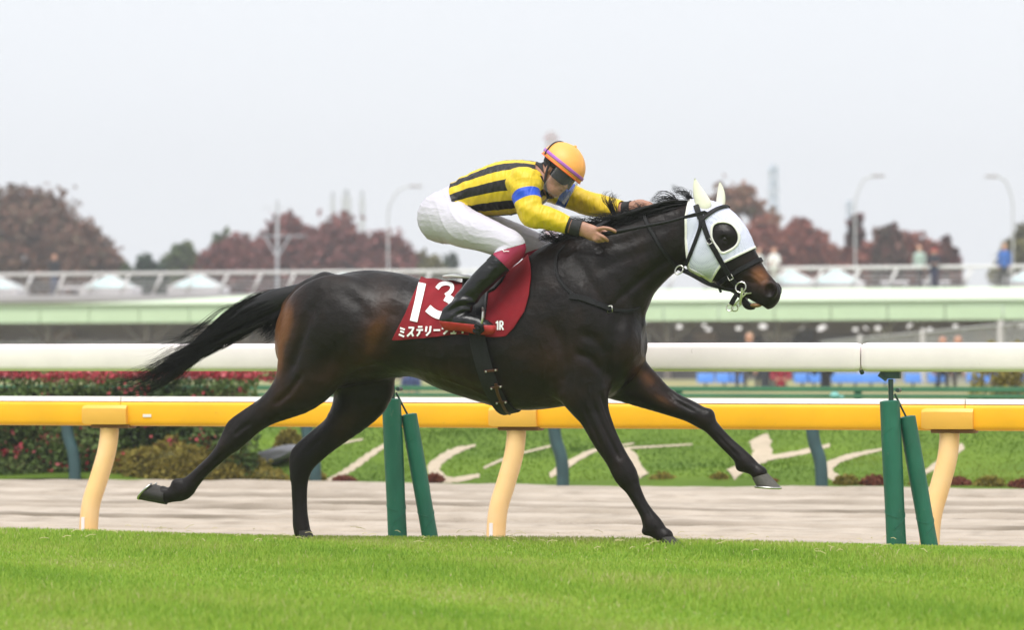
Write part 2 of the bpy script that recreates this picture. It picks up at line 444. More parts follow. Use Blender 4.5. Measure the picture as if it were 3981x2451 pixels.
for w0, dep, wd in ((3.6, .3, .09), (4.2, .25, .07), (5.0, 1.0, .12), (5.2, .3, .3), (6.5, .85, .13), (7.05, 1.0, .16), (8.6, .8, .17), (10.2, .5, .2), (11.2, .5, .2), (2.6, .3, .06)):  # shadow lines of the harrow furrows, painted as darker sand
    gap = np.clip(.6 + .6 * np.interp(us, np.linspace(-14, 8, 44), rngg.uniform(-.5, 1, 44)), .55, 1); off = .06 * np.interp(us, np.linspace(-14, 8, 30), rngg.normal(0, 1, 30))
    shade_specks = np.maximum(shade_specks, dep * gap[None, :] * np.exp(-((wv[:, None] - w0 - off[None, :]) / wd) ** 2))
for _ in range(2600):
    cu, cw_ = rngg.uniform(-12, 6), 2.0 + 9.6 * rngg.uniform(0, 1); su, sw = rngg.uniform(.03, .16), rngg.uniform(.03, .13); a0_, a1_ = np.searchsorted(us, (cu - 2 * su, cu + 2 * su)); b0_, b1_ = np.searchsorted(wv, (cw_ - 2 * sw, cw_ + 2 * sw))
    e_ = np.exp(-((us[None, a0_:a1_] - cu) / su) ** 2 - ((wv[b0_:b1_, None] - cw_) / sw) ** 2); k_d = rngg.uniform(.12, .55); shade_specks[b0_:b1_, a0_:a1_] = np.maximum(shade_specks[b0_:b1_, a0_:a1_], k_d * e_)
attr(dme, 'furrow_shade_specks', np.clip(shade_specks + .1 * nz * (nz > 0), 0, 1).ravel()); dirt = obj('dirt_course', dme, M_SAND); tag(dirt, 'harrowed pale sand of the dirt course', kind='structure')
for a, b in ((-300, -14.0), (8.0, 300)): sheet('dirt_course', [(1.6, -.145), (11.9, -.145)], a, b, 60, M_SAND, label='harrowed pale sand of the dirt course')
# garden bank and the plain beyond
def bank_z(w): return float(np.interp(w, [11.6, 12.0, 17.2, 19.0], [-.16, -.10, .44, .36]))
def bank_n(u, w): return .03 * math.sin(u * .9 + w * 1.3) + .018 * math.sin(u * 2.3 - w * 2.1)
M_LAWN = pmat('garden_lawn', (.08, .14, .018), rough=.95, var=.3, scale=1.1, bump=.8, bscale=60, col2=(.13, .205, .022), spec=.15, detail=6)
sheet('garden_bank', [(w, bank_z(w)) for w in np.linspace(11.6, 19, 38)], -60, 60, 420, M_LAWN, zf=bank_n, label='mown green garden bank behind the dirt course')
sheet('plain', [(18.6, .30), (40, .30), (110, .3), (400, .3), (4000, 0.)], -3000, 3000, 30, M_PLAIN, label='dry lawn of the infield')
gnd = obj('ground', mk_mesh('ground', [(-4000, -600, -.5), (4000, -600, -.5), (4000, 4500, -.5), (-4000, 4500, -.5)], [(0, 1, 2, 3)], False), M_PLAIN); tag(gnd, 'level ground reaching the horizon', kind='structure')
# sandy paths drawn on the bank
M_PATH = pmat('path_sand', (.42, .345, .25), rough=.95, var=.12, scale=6, bump=.5, bscale=60)
def on_bank(px, py):
    "photo point (display px) on the bank"
    px *= 1.62093; py *= 1.62093
    lo, hi = 11.7, 18.5
    for _ in range(40):
        w = (lo + hi) / 2; u = px_u(px, w); Y = depth(u, w); z = bank_z(w); y = YH + (CAMZ - z) * F_PX / Y
        if y > py: lo = w
        else: hi = w
    return u, w
def path(pts, wid, nm='garden_path'):
    P = spline([(x, y, q) for (x, y), q in zip(pts, wid)], 7); L = []; Rr = []
    T = np.gradient(P[:, :2], axis=0); T /= np.linalg.norm(T, axis=1, keepdims=True)
    V = []
    for kk_, ((x, y, q), t) in enumerate(zip(P, T)):
        q = q * (1 + .16 * math.sin(kk_ * 1.9 + x) + .10 * math.sin(kk_ * 3.7))
        for f in (-.5, -.17, .17, .5):
            u, w = on_bank(x - t[1] * q * f, y + t[0] * q * f); V.append(tuple(trk(u, w, bank_z(w) + bank_n(u, w) + (.012 if abs(f) < .3 else .004))))
    n = len(P); F_ = np.array([(i * 4 + k, i * 4 + k + 1, (i + 1) * 4 + k + 1, (i + 1) * 4 + k) for i in range(n - 1) for k in range(3)])
    o = obj(nm, mk_mesh(nm, V, F_), M_PATH); tag(o, 'sandy path strip curving over the garden bank', kind='structure'); return o
for p_, w_ in (([(778, 1150), (830, 1122), (880, 1098), (925, 1078)], [14, 12, 10, 8]), ([(1140, 1076), (1090, 1088), (1052, 1108), (1040, 1130), (1062, 1146)], [4, 12, 22, 30, 16]), ([(1040, 1140), (1080, 1150), (1150, 1142)], [18, 10, 5]),
        ([(1160, 1130), (1240, 1100), (1320, 1072)], [5, 8, 5]), ([(1318, 1142), (1380, 1115), (1450, 1080), (1520, 1058)], [10, 12, 9, 6]), ([(1498, 1084), (1520, 1112), (1546, 1152)], [16, 24, 22]), ([(1480, 1086), (1560, 1076), (1660, 1066)], [10, 7, 4]),
        ([(1818, 1048), (1828, 1072), (1812, 1104), (1752, 1152)], [48, 46, 34, 26]), ([(1832, 1092), (1900, 1080), (1990, 1062)], [14, 11, 6]), ([(2120, 1070), (2050, 1084), (2000, 1108), (1988, 1138), (2030, 1158)], [5, 14, 24, 24, 12]), ([(2210, 1130), (2260, 1102), (2310, 1074)], [8, 14, 16]), ([(655, 1108), (740, 1080), (870, 1060)], [5, 8, 5])):
    path(p_, w_)

# ---- leaf clouds
def leaf_quads(P, size, rng, asp=.6, upright=.0):
    n = len(P); a = rng.normal(size=(n, 3)); a /= np.linalg.norm(a, axis=1, keepdims=True); b = rng.normal(size=(n, 3)); b -= (a * b).sum(1, keepdims=True) * a; b /= np.linalg.norm(b, axis=1, keepdims=True)
    s = (size * rng.uniform(.6, 1.35, n))[:, None]; c = np.cross(a, b)
    V = np.stack([P - a * s, P - b * s * asp + c * s * .15, P + a * s, P + b * s * asp + c * s * .15], 1).reshape(-1, 3)
    return V, np.arange(4 * n).reshape(n, 4)
def leaves(name, P, size, mat, parent, seed, rnd=None, asp=.6):
    rng = np.random.default_rng(seed); V, F_ = leaf_quads(np.asarray(P, float), size, rng, asp); me = mk_mesh(name, V, F_, False)
    r = rng.uniform(0, 1, len(P)) if rnd is None else np.clip(rnd + rng.normal(0, .12, len(P)), 0, 1)
    attr(me, 'rnd', np.repeat(r, 4)); return obj(name, me, mat, parent)

# ---- white running rail on padded green posts
M_WRAIL = pmat('white_rail_plastic', (.84, .755, .765), rough=.38, var=.05, scale=5, bump=.08, bscale=12, detail=9, specks=(26, .665, (.25, .21, .16), .5))
M_GPAD = pmat('green_padding', (.010, .115, .072), rough=.5, var=.22, scale=9, bump=.5, bscale=30, stretch=(1, 1, .35), specks=(30, .64, (.12, .16, .12), .45))
M_DGREEN = pmat('dark_green_steel', (.022, .05, .042), rough=.45, var=.2, scale=20)
WR = 1.06
def rail_profile(yc, zc, hw, hh, e=.35, n=22):
    out = []
    for k in range(n):
        a = 2 * math.pi * k / n; c, s = math.cos(a), math.sin(a); out.append((yc + hw * math.copysign(abs(c) ** e, c), zc + hh * math.copysign(abs(s) ** e, s)))
    return out
wr_ = track_thing('white_rail', 'white tubular running rail on padded green posts beyond the horse', 'rail', 0, WR)
ju = px_u(3352, WR); seg = [(-60, ju - 12.0), (ju - 12.0, ju - 6.0), (ju - 6.0, ju), (ju, ju + 6.0), (ju + 6.0, 60)]
for a, b in seg:
    mb = MB(); xs = [a + .003, a + .012, a + .04, b - .04, b - .012, b - .003]; sc_ = [.80, .93, 1, 1, .93, .80]; n = 22; Vv = []
    for x, s_ in zip(xs, sc_): Vv += [(x, y * s_, .978 + (z - .978) * s_) for y, z in rail_profile(0, .978, .055, .079, .42)]
    mb.add(Vv, [(j * n + k, j * n + (k + 1) % n, (j + 1) * n + (k + 1) % n, (j + 1) * n + k) for j in range(5) for k in range(n)] + [tuple(range(n - 1, -1, -1)), tuple(5 * n + k for k in range(n))])
    mb.build('rail_segment', M_WRAIL, wr_, angle=40)
p_sp = px_u(2140 * 1.62093 + 10, WR) - px_u(945 * 1.62093 + 8, WR); p0 = px_u(2146 * 1.62093, WR)
for i in range(-3, 3):
    u = p0 + i * p_sp
    lean = -.035
    def padded(name, a, b, r):
        Q = [Vector(a).lerp(Vector(b), t) for t in np.linspace(0, 1, 9)]; rr = [r * .55, r] + [r * (1 + .02 * math.sin(5 * t)) for t in range(5)] + [r, r * .55]
        Q[1] = Q[0].lerp(Q[-1], .006); Q[-2] = Q[0].lerp(Q[-1], .994)
        o = MB().tube(Q, rr, 20).build(name, M_GPAD, wr_, angle=35)
        wrap = MB(); L = (Vector(b) - Vector(a)); ax = L.normalized(); e1 = ax.orthogonal().normalized(); e2 = ax.cross(e1)
        for s0, tw, ln in ((.32, 2.4, .10), (.38, -3.0, .06), (.55, 2.0, .16), (.12, -2.2, .05), (.78, 2.6, .08)):
            wrap.tube([Vector(a) + L * (s0 + ln * t) + (e1 * math.cos(1 + tw * t + s0 * 9) + e2 * math.sin(1 + tw * t + s0 * 9)) * (r * 1.0 + .0005) for t in np.linspace(0, 1, 10)], .0018, 5)
        wrap.build('wrap_seam', M_GPAD, o, smooth=True); return o
    padded('post', (u + lean * -.6, 0, -.28), (u + lean * .8, .0, .745), .054)
    padded('brace', (u + .215, .095, -.28), (u + .055, .06, .66), .046)
    br = MB(); br.tube([(u - .02, 0, .72), (u - .022, 0, .86)], .014, 8); br.box((u - .018, 0, .885), (.10, .05, .045), ch=.006); br.box((u - .06, -.01, .875), (.05, .03, .03), Matrix.Rotation(R(35), 3, 'Y')); br.tube([(u + .02, -.03, .80), (u + .02, .03, .80)], .012, 8); br.tube([(u + .0, .0, .78), (u + .06, .05, .64)], .006, 6)
    br.build('bracket', M_DGREEN, wr_, angle=40)
gj = MB(); gj.tube([(ju, -.03, .905), (ju + .005, -.02, .89)], .012, 6); gj.build('joint_clip', M_DGREEN, wr_)

# ---- yellow rail of the dirt course
M_YEL = pmat('yellow_rail_plastic', (.92, .46, .018), rough=.42, spec=.3, var=.07, scale=3.5, bump=.1, bscale=14, detail=8, specks=(24, .66, (.22, .12, .04), .5)); M_YTOP = pmat('white_rail_top', (.80, .76, .76), rough=.4, var=.03, scale=3)
M_PEACH = pmat('faded_yellow_post', (.80, .50, .19), rough=.45, var=.07, scale=4, col2=(.84, .58, .30), specks=(20, .64, (.42, .30, .18), .45)); M_CLAMP = pmat('yellow_clamp', (.84, .46, .075), rough=.4, var=.05, scale=6)
WY = 2.45
yr = track_thing('yellow_rail', 'yellow rail with a white top strip on curved posts beside the sand', 'rail', 0, WY)
yu = [px_u(x * 1.62093, WY) for x in (262, 1238, 2277)]; ysp = (yu[2] - yu[0]) / 2; yus = [yu[0] - ysp] + yu + [yu[2] + ysp]
jn = [-60] + [u + .10 for u in yus] + [60]
for a, b in zip(jn[:-1], jn[1:]):
    n = 22; mb = MB().extr(rail_profile(0, .633, .06, .078, .42, n), a + .002, b - .002); mb.build('rail_segment', M_YEL, yr, angle=40)
    pr = [(.045, .712), (.040, .730), (-.040, .730), (-.050, .712)]; MB().extr([(y, z) for y, z in [(-.052, .708), (.052, .708), (.046, .738), (-.046, .738)]], a + .003, b - .003).build('top_strip', M_YTOP, yr)
for u in yus:
    cl = MB(); prof_ = [(-.075, .685), (-.092, .665), (-.096, .610), (-.085, .565), (.085, .565), (.096, .62), (.085, .69)]
    V = []; n = len(prof_)
    for x, s_ in ((u - .15, .86), (u - .125, 1.0), (u + .10, 1.0), (u + .15, .97)): V += [(x, y * s_, .625 + (z - .625) * s_) for y, z in prof_]
    cl.add(V, [(j * n + k, j * n + (k + 1) % n, (j + 1) * n + (k + 1) % n, (j + 1) * n + k) for j in range(3) for k in range(n)] + [tuple(range(n - 1, -1, -1)), tuple(3 * n + k for k in range(n))])
    cl.build('clamp', M_CLAMP, yr, angle=30)
    MB().box((u + .03, 0, .552), (.26, .12, .022), ch=.008).build('clamp_shadow', pmat('clamp_shadow_brown', (.16, .075, .02), rough=.6), yr, angle=40)  # dark slab standing in for the thin shadow below the clamp
    MB().tube([(u + x, y, z) for x, y, z in spline([(.0, 0, .56), (.0, .0, .50), (-.012, -.02, .38), (-.05, -.05, .22), (-.085, -.08, .08), (-.098, -.09, -.06), (-.10, -.09, -.24)], 4)], .058, 20).build('post', M_PEACH, yr, smooth=True)
    MB().box((u - .112, -.148, -.055), (.022, .006, .09)).build('sticker', M_YTOP, yr)
MB().box((px_u(587, WY), -.0625, .62), (.055, .003, .018)).build('sticker', M_YTOP, yr)
# ---- low inner rail of the dirt course, mostly hidden behind the yellow rail
M_TEAL = pmat('blue_green_post', (.028, .072, .075), rough=.5, var=.15, scale=8)
WI = 11.55
ir_ = track_thing('inner_rail', 'dark blue green inner rail on curved posts at the far edge of the sand', 'rail', 0, WI)
tu = [px_u(x * 1.62093, WI) for x in (172, 748, 1342, 1962)]; tsp = (tu[3] - tu[0]) / 3
for u in [tu[0] - tsp] + tu + [tu[3] + tsp]:
    MB().tube([(u + x, y, z) for x, y, z in spline([(-.05, .0, .46), (-.05, 0, .38), (-.03, 0, .26), (.015, 0, .12), (.03, 0, -.02), (.032, 0, -.22)], 4)], .055, 16).build('post', M_TEAL, ir_, smooth=True)
MB().extr(rail_profile(0, .49, .05, .055, .6), -60, 60).build('rail', M_TEAL, ir_, angle=40)

# ---- flowering hedge at the left
hu0, hu1 = -34.0, px_u(652 * 1.62093, 12.3)
hedge = track_thing('flowering_hedge', 'dense clipped green hedge with red blossoms along its top', 'hedge', (hu0 + hu1) / 2, 12.4)
rg = np.random.default_rng(21); L = hu1 - hu0
def hedge_pts(n, top=.5):
    k = rg.uniform(0, 1, n); x = np.where(rg.uniform(0, 1, n) < .72, rg.uniform(hu1 - 7.5, hu1, n), rg.uniform(hu0, hu1, n)) - (hu0 + hu1) / 2
    z = rg.uniform(-.14, .80, n); y = -.42 + .05 * np.sin(x * 5) * np.sin(z * 9) + rg.normal(0, .035, n) + .05 * np.sin(x * 2.1)
    t = rg.uniform(0, 1, n) < .22; y = np.where(t, rg.uniform(-.4, .5, n), y); z = np.where(t, .86 + .03 * np.sin(x * 4) + rg.normal(0, .025, n), z); return np.stack([x, y, z], 1)
HP = hedge_pts(46000); M_HLEAF = leafmat('hedge_leaf', [(.04, .065, .03), (.085, .14, .045), (.135, .205, .06), (.19, .25, .085), (.26, .09, .09)])
rr = .42 + .28 * np.sin(HP[:, 0] * 3.1 + 2 * np.sin(HP[:, 2] * 5)) * np.sin(HP[:, 2] * 6 + HP[:, 0])
leaves('foliage', HP, .026, M_HLEAF, hedge, 22, rnd=rr)
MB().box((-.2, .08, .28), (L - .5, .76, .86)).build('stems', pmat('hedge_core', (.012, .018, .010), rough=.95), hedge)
M_BLOS = leafmat('blossom', [(.34, .035, .05), (.50, .06, .085), (.58, .17, .18)], trans=.25)
n = 15000; x = rg.uniform(-L / 2, L / 2, n); x[:12600] = rg.uniform(L / 2 - 8, L / 2, 12600); z = .845 + rg.normal(0, .028, n) + .02 * np.sin(x * 3); y = rg.uniform(-.50, .3, n)
BP = np.stack([x, y, z], 1); leaves('top_blossoms', BP, .024, M_BLOS, hedge, 23)
cc = np.stack([rg.uniform(L / 2 - 7.5, L / 2, 90), np.full(90, -.47), rg.uniform(-.05, .72, 90)], 1); BP2 = (cc[:, None, :] + rg.normal(0, 1, (90, 16, 3)) * rg.uniform(.3, 1.6, (90, 1, 1)) * (.06, .012, .04)).reshape(-1, 3); leaves('side_blossoms', BP2, .022, M_BLOS, hedge, 24)

# ---- mounds, boulder and bedding plants in front of the bank
def mound(name, label, cat, x0, x1, ytop, w, cols, seed, n=2600, size=.022, group=None):
    u0, u1 = px_u(x0 * 1.62093, w), px_u(x1 * 1.62093, w); uc = (u0 + u1) / 2; hw_ = (u1 - u0) / 2; Y = depth(uc, w); zt = CAMZ - (ytop * 1.62093 - YH) * Y / F_PX; zb = bank_z(w) - .02
    t = track_thing(name, label, cat, uc, w, zb, group); r = np.random.default_rng(seed)
    a = r.uniform(0, math.pi, n); b = r.uniform(0, 2 * math.pi, n); d = r.normal(size=(n, 3)); d /= np.linalg.norm(d, axis=1, keepdims=True); d[:, 2] = np.abs(d[:, 2]); lump = 1 + .16 * np.sin(d[:, 0] * 9 + seed) * np.sin(d[:, 1] * 7) + r.normal(0, .035, n)
    P = d * lump[:, None] * np.array((hw_, min(.3, hw_ * .6), zt - zb)); leaves('foliage', P, size, leafmat(name + '_leaf', cols), t, seed)
    m = MB(); m.sphere((0, 0, 0), (hw_ * .93, min(.3, hw_ * .6) * .9, (zt - zb) * .93), 18, 10); m.build('stems', pmat('stem_core', tuple(c * .5 for c in cols[0]), rough=.95), t, smooth=True); return t
OL = [(.18, .16, .04), (.30, .25, .06), (.40, .33, .08)]; RD = [(.16, .05, .04), (.26, .08, .055), (.34, .16, .08)]; YG = [(.18, .17, .04), (.30, .25, .05), (.38, .30, .08)]
mound('olive_shrub', 'low spreading olive yellow shrub in front of the flowering hedge', 'shrub', 268, 620, 1060, 12.05, OL, 31, 6000, .024)
mound('olive_shrub', 'small olive shrub beside the grey boulder', 'shrub', 655, 730, 1036, 13.3, OL, 33, 1600)
for k, (a, b, y, c, lb) in enumerate(((508, 540, 1128, YG, 'small yellow green bedding plant right of the olive shrub'), (585, 690, 1126, YG, 'pale yellow green bedding clump under the boulder'), (700, 780, 1122, OL, 'olive bedding clump behind the planted hind leg'), (800, 850, 1144, RD, 'red bedding clump left of the first green post'), (1022, 1062, 1139, RD, 'dark red round bedding clump at the foot of the crescent path'),
        (1555, 1625, 1138, YG, 'yellow bedding clump under the extended foreleg'), (1700, 1750, 1138, YG, 'yellow bedding clump left of the wide forked path'), (1815, 1870, 1150, RD, 'rusty bedding clump below the raised hoof'), (2000, 2060, 1142, YG, 'yellow bedding clump at the end of the curved path'), (2062, 2130, 1144, RD, 'red bedding clump left of the right green post'), (2180, 2215, 1150, OL, 'olive bedding tuft right of the brace'), (2265, 2330, 1148, RD, 'rusty bedding clump right of the yellow post'), (2335, 2410, 1146, YG, 'yellow bedding clump near the right edge'), (2418, 2500, 1152, RD, 'red bedding clump at the right edge'))):
    mound('bedding_plant', lb, 'plant', a, b, y, 11.95, c, 40 + k, 500, .02, 'bedding plants along the sand')
def boulder(name, label, c, r, seed, mat, group=None, rz=0):
    rng = np.random.default_rng(seed); bm = bmesh.new(); bmesh.ops.create_icosphere(bm, subdivisions=3, radius=1.0); pl = rng.normal(size=(9, 3)); pl /= np.linalg.norm(pl, axis=1, keepdims=True); of = rng.uniform(.62, .9, 9)
    for v in bm.verts:
        p = np.array(v.co)
        for q, o in zip(pl, of):
            d = p @ q - o
            if d > 0: p = p - q * d * .92
        p += .03 * math.sin(p[0] * 7 + seed) * math.sin(p[2] * 9) * p; v.co = Vector(p * r)
    me = bpy.data.meshes.new(name); bm.to_mesh(me); bm.free()
    o = obj(name, me, mat); o.location = c; o.rotation_euler = (0, 0, rz); return tag(o, label, 'boulder', group)
M_STONE = pmat('grey_stone', (.16, .16, .18), rough=.85, var=.25, scale=6, bump=.6, bscale=30, col2=(.24, .24, .26))
uu, ww = on_bank(628, 1112); boulder('boulder', 'smooth slanting grey boulder between the hedge and the bank', trk(uu, ww, bank_z(ww) + .03), (.40, .3, .085), 4, M_STONE, rz=-.3); bpy.data.objects['boulder'].rotation_euler[1] = -.32
# short grass on the bank
nb = 60000; r = np.random.default_rng(51); bu, bw_ = r.uniform(-12, 2.5, nb), r.uniform(11.95, 17.6, nb); bz = np.array([bank_z(w) + bank_n(u, w) for u, w in zip(bu, bw_)])
def blades(name, u, w, z, h, wd, rng, mat, rnd, lean=.5, kind='stuff', label=None):
    n = len(u); B = np.stack([u * TC + w * TS, DIST - u * TS + w * TC, z], 1); a = rng.uniform(0, 2 * math.pi, n); d = np.stack([np.cos(a), np.sin(a), 0 * a], 1); s = np.stack([-np.sin(a), np.cos(a), 0 * a], 1)
    hh = (h * rng.uniform(.55, 1.25, n))[:, None]; ww_ = (wd * rng.uniform(.7, 1.3, n))[:, None]; l = (lean * rng.uniform(.1, 1.0, n))[:, None] * hh
    V = np.stack([B - s * ww_, B + s * ww_, B + d * l * .35 + np.array((0, 0, 1)) * hh * .6 - s * ww_ * .75, B + d * l * .35 + np.array((0, 0, 1)) * hh * .6 + s * ww_ * .75, B + d * l + np.array((0, 0, 1)) * hh * .96], 1).reshape(-1, 3)
    k = (np.arange(n) * 5)[:, None]; T = np.concatenate([k + np.array((0, 1, 3)), k + np.array((0, 3, 2)), k + np.array((2, 3, 4))], 0)
    me = mk_mesh(name, V, T, False); attr(me, 'rnd', np.repeat(rnd, 5)); o = obj(name, me, mat); o['kind'] = kind
    if label: o['label'] = label
    return o
M_BGRASS = leafmat('bank_grass', [(.06, .12, .012), (.10, .18, .016), (.145, .235, .02), (.21, .24, .035)], trans=.35)
path_me = [o for o in bpy.data.objects if o.name.startswith('garden_path')]
ptree = [BVHTree.FromPolygons([tuple(v.co) for v in o.data.vertices], [tuple(p.vertices) for p in o.data.polygons]) for o in path_me]
keep = np.ones(nb, bool)
for i in range(nb):
    p = trk(bu[i], bw_[i], 5)
    for t in ptree:
        if t.ray_cast(p, Vector((0, 0, -1)))[0] is not None: keep[i] = False; break
blades('bank_grass', bu[keep], bw_[keep], bz[keep], .016, .006, r, M_BGRASS, np.clip(.52 - .06 * (bw_[keep] - 12) + .3 * np.sin(bu[keep] * 1.2 + bw_[keep] * 2) + .2 * np.sin(bu[keep] * .5 + 1) + r.normal(0, .08, keep.sum()), 0, 1), label='short lawn grass on the garden bank')

# ---- green plank barrier behind the bank
M_GPLANK = pmat('green_plank', (.045, .17, .085), rough=.55, var=.12, scale=2); pf = track_thing('plank_barrier', 'long low green barrier of two horizontal planks behind the garden bank', 'barrier', 0, 19.3)
for zc, hh in ((.66, .055), (.585, .045), (.50, .06), (.41, .07)): MB().box((0, 0, zc), (110, .035, hh), ch=.006).build('plank', M_GPLANK, pf)
for u in np.arange(-30, 15, 2.0): MB().box((u, .05, .42), (.08, .06, .5)).build('post', M_GPLANK, pf)
bl = MB(); bl.sphere((0, 0, 0), (.055, .05, .045), 14, 9); bl.tube([(.05, 0, -.01), (.10, 0, -.02)], .02, 8); bo = bl.build('aqua_cap', pmat('aqua_plastic', (.16, .42, .38), rough=.5), None, smooth=True); bo.location = trk(px_u(3245, 19.2), 19.2, CAMZ - (1537 - YH) * 38 / F_PX); tag(bo, 'small aqua cap perched against the green barrier', 'cap')

# ================================================================== people in the background
def standing(pose):
    "stations for a simple figure; x to the side, y forward, z up; height 1.7"
    L = []
    if pose == 'sit':
        L += [('leg', [(.09 * s, .0, .50, .085, .085), (.10 * s, .38, .50, .068, .068), (.10 * s, .42, .26, .05, .05), (.10 * s, .40, .06, .04, .04), (.10 * s, .50, .04, .04, .04)]) for s in (-1, 1)]
        zz = -.40
    else:
        L += [('leg', [(.085 * s, 0, .88, .09, .09), (.09 * s, .01, .48, .062, .062), (.09 * s, -.02, .10, .042, .042), (.09 * s, .10, .04, .04, .04)]) for s in (-1, 1)]; zz = 0
    L.append(('top', [(0, 0, .90 + zz, .13, .12), (0, 0, 1.12 + zz, .13, .115), (0, .0, 1.32 + zz, .15, .12), (0, .01, 1.42 + zz, .09, .08)]))
    for s in (-1, 1):
        if pose == 'rail': L.append(('top', [(.17 * s, 0, 1.36 + zz, .065, .065), (.23 * s, .06, 1.12 + zz, .052, .052), (.12 * s, .28, 1.06 + zz, .042, .042)])); L.append(('skin', [(.11 * s, .29, 1.06 + zz, .035, .035), (.06 * s, .31, 1.07 + zz, .035, .03)]))
        elif pose == 'camera': L.append(('top', [(.17 * s, 0, 1.36 + zz, .065, .065), (.25 * s, .14, 1.22 + zz, .052, .052), (.08 * s, .26, 1.44 + zz, .04, .04)])); L.append(('skin', [(.07 * s, .27, 1.46 + zz, .035, .035), (.04 * s, .28, 1.50 + zz, .035, .03)]))
        else: L.append(('top', [(.18 * s, 0, 1.36 + zz, .065, .065), (.22 * s, .0, 1.1 + zz, .05, .05), (.21 * s, .08, .88 + zz, .04, .04)])); L.append(('skin', [(.21 * s, .09, .86 + zz, .035, .03), (.20 * s, .11, .79 + zz, .03, .03)]))
    L.append(('skin', [(0, .01, 1.44 + zz, .055, .055), (0, .02, 1.56 + zz, .085, .075), (0, .03, 1.62 + zz, .09, .078)])); L.append(('hair', [(0, -.005, 1.63 + zz, .094, .088), (0, -.01, 1.66 + zz, .085, .085)]))
    return L
FIGS = {}
def figure(label, px, yfeet, Y, face, cols, pose='stand', height=1.68, group=None, z=None, hat=False):
    if pose not in FIGS:
        f = Field((-.45, -.35, -.05), (.45, .65, 1.85), .022); parts = standing(pose)
        for nm, c in parts: f.chain(c, k=.03, res=2)
        V, Q = f.surface(); fc = V[Q].mean(1); D = np.stack([chain_dist(fc, c, 2) for _, c in parts], 1); lab = [nm for nm, _ in parts]; FIGS[pose] = (V, Q, [lab[i] for i in D.argmin(1)])
    V, Q, lab = FIGS[pose]; order = ['top', 'leg', 'skin', 'hair']
    p = W(px, yfeet, Y)
    if z is not None: p.z = z
    t = thing('person', label, 'person', p, face, group); t.scale = (height / 1.7,) * 3
    me = mk_mesh('body', V.copy(), Q); me.polygons.foreach_set('material_index', np.array([order.index(x) for x in lab], dtype=np.int32))
    obj('body', me, [pmat('coat_cloth', cols[0], rough=.8), pmat('trouser_cloth', cols[1], rough=.85), pmat('far_skin', (.52, .27, .18), rough=.6), pmat('far_hair', cols[2], rough=.7)], t)
    if hat:
        zz = -.40 if pose == 'sit' else 0; m = MB(); m.sphere((0, .0, 1.66 + zz), (.102, .11, .075), 14, 8); m.box((0, .12, 1.64 + zz), (.14, .10, .012)); m.build('cap', pmat('cap_cloth', cols[2], rough=.7), t, smooth=True)
    return t
DK = (.02, .02, .022)
GRP = 'spectators on the terrace'
DZ = 3.9
Yd = lambda px: 118.5 / TC / (1 + math.tan(TH) * (px - CX) / F_PX) + 18 / (1 + math.tan(TH) * (px - CX) / F_PX)   # depth of the terrace edge along a picture column
for lb, px, dy, cols, pose, h_, hat in (
        ('far spectator in a black jacket and blue jeans walking on the left of the terrace', 212, 1.2, ((.015, .016, .02), (.05, .08, .16), (.30, .12, .06)), 'stand', 1.72, False),
        ('far spectator in a white jacket leaning on the terrace railing near the muzzle', 3010, .5, ((.72, .70, .68), (.50, .46, .42), (.25, .08, .06)), 'rail', 1.70, False),
        ('far spectator in pale grey standing left of the white jacket', 2950, .8, ((.50, .50, .48), (.35, .33, .31), (.10, .08, .07)), 'stand', 1.68, False),
        ('far spectator in a pale green coat on the right of the terrace', 3575, .7, ((.36, .44, .40), (.03, .03, .035), (.10, .06, .04)), 'stand', 1.74, False),
        ('far spectator with a red cap and navy jacket beside the pale green coat', 3632, .5, ((.015, .018, .03), (.02, .028, .08), (.45, .02, .025)), 'rail', 1.58, True),
        ('far spectator in a bright blue and black jacket at the right end of the terrace', 3905, .6, ((.03, .12, .42), (.05, .05, .05), (.28, .16, .08)), 'stand', 1.76, False)):
    Y = Yd(px) + dy; figure(lb, px, 0, Y, random.uniform(2.6, 3.6), cols, pose, h_, GRP, z=DZ, hat=hat)
for lb, px, Y, cols, pose, h_, z_ in (
        ('seated spectator in grey blue left of the red jacket among the blue seats', 2915, 78, ((.14, .18, .28), (.06, .06, .08), (.30, .20, .12)), 'sit', 1.7, .30),
        ('spectator in a crimson jacket bending among the blue seats', 3035, 79, ((.30, .012, .03), (.03, .03, .04), (.02, .02, .02)), 'rail', 1.5, -.38),
        ('spectator in black holding a camera between the blue seats', 3210, 79, ((.012, .012, .014), (.02, .02, .025), (.02, .018, .016)), 'camera', 1.6, -.46),
        ('seated spectator in black right of the bracket among the blue seats', 3665, 79.5, ((.018, .018, .02), (.03, .03, .035), (.25, .10, .07)), 'sit', 1.62, .28),
        ('seated spectator in pale grey near the right blue seats', 3725, 78, ((.45, .44, .42), (.04, .04, .045), (.36, .20, .14)), 'sit', 1.62, .28),
        ('spectator in a dark grey coat beside the crimson jacket', 2975, 81, ((.03, .035, .045), (.03, .03, .03), (.03, .03, .03)), 'stand', 1.6, -.50),
        ('spectator in navy seen under the belly of the horse', 1598, 76, ((.03, .05, .14), (.03, .03, .04), (.05, .04, .04)), 'rail', 1.5, -.62)):
    figure(lb, px, 0, Y, random.uniform(2.5, 3.7), cols, pose, h_, 'spectators among the blue seats', z=z_)
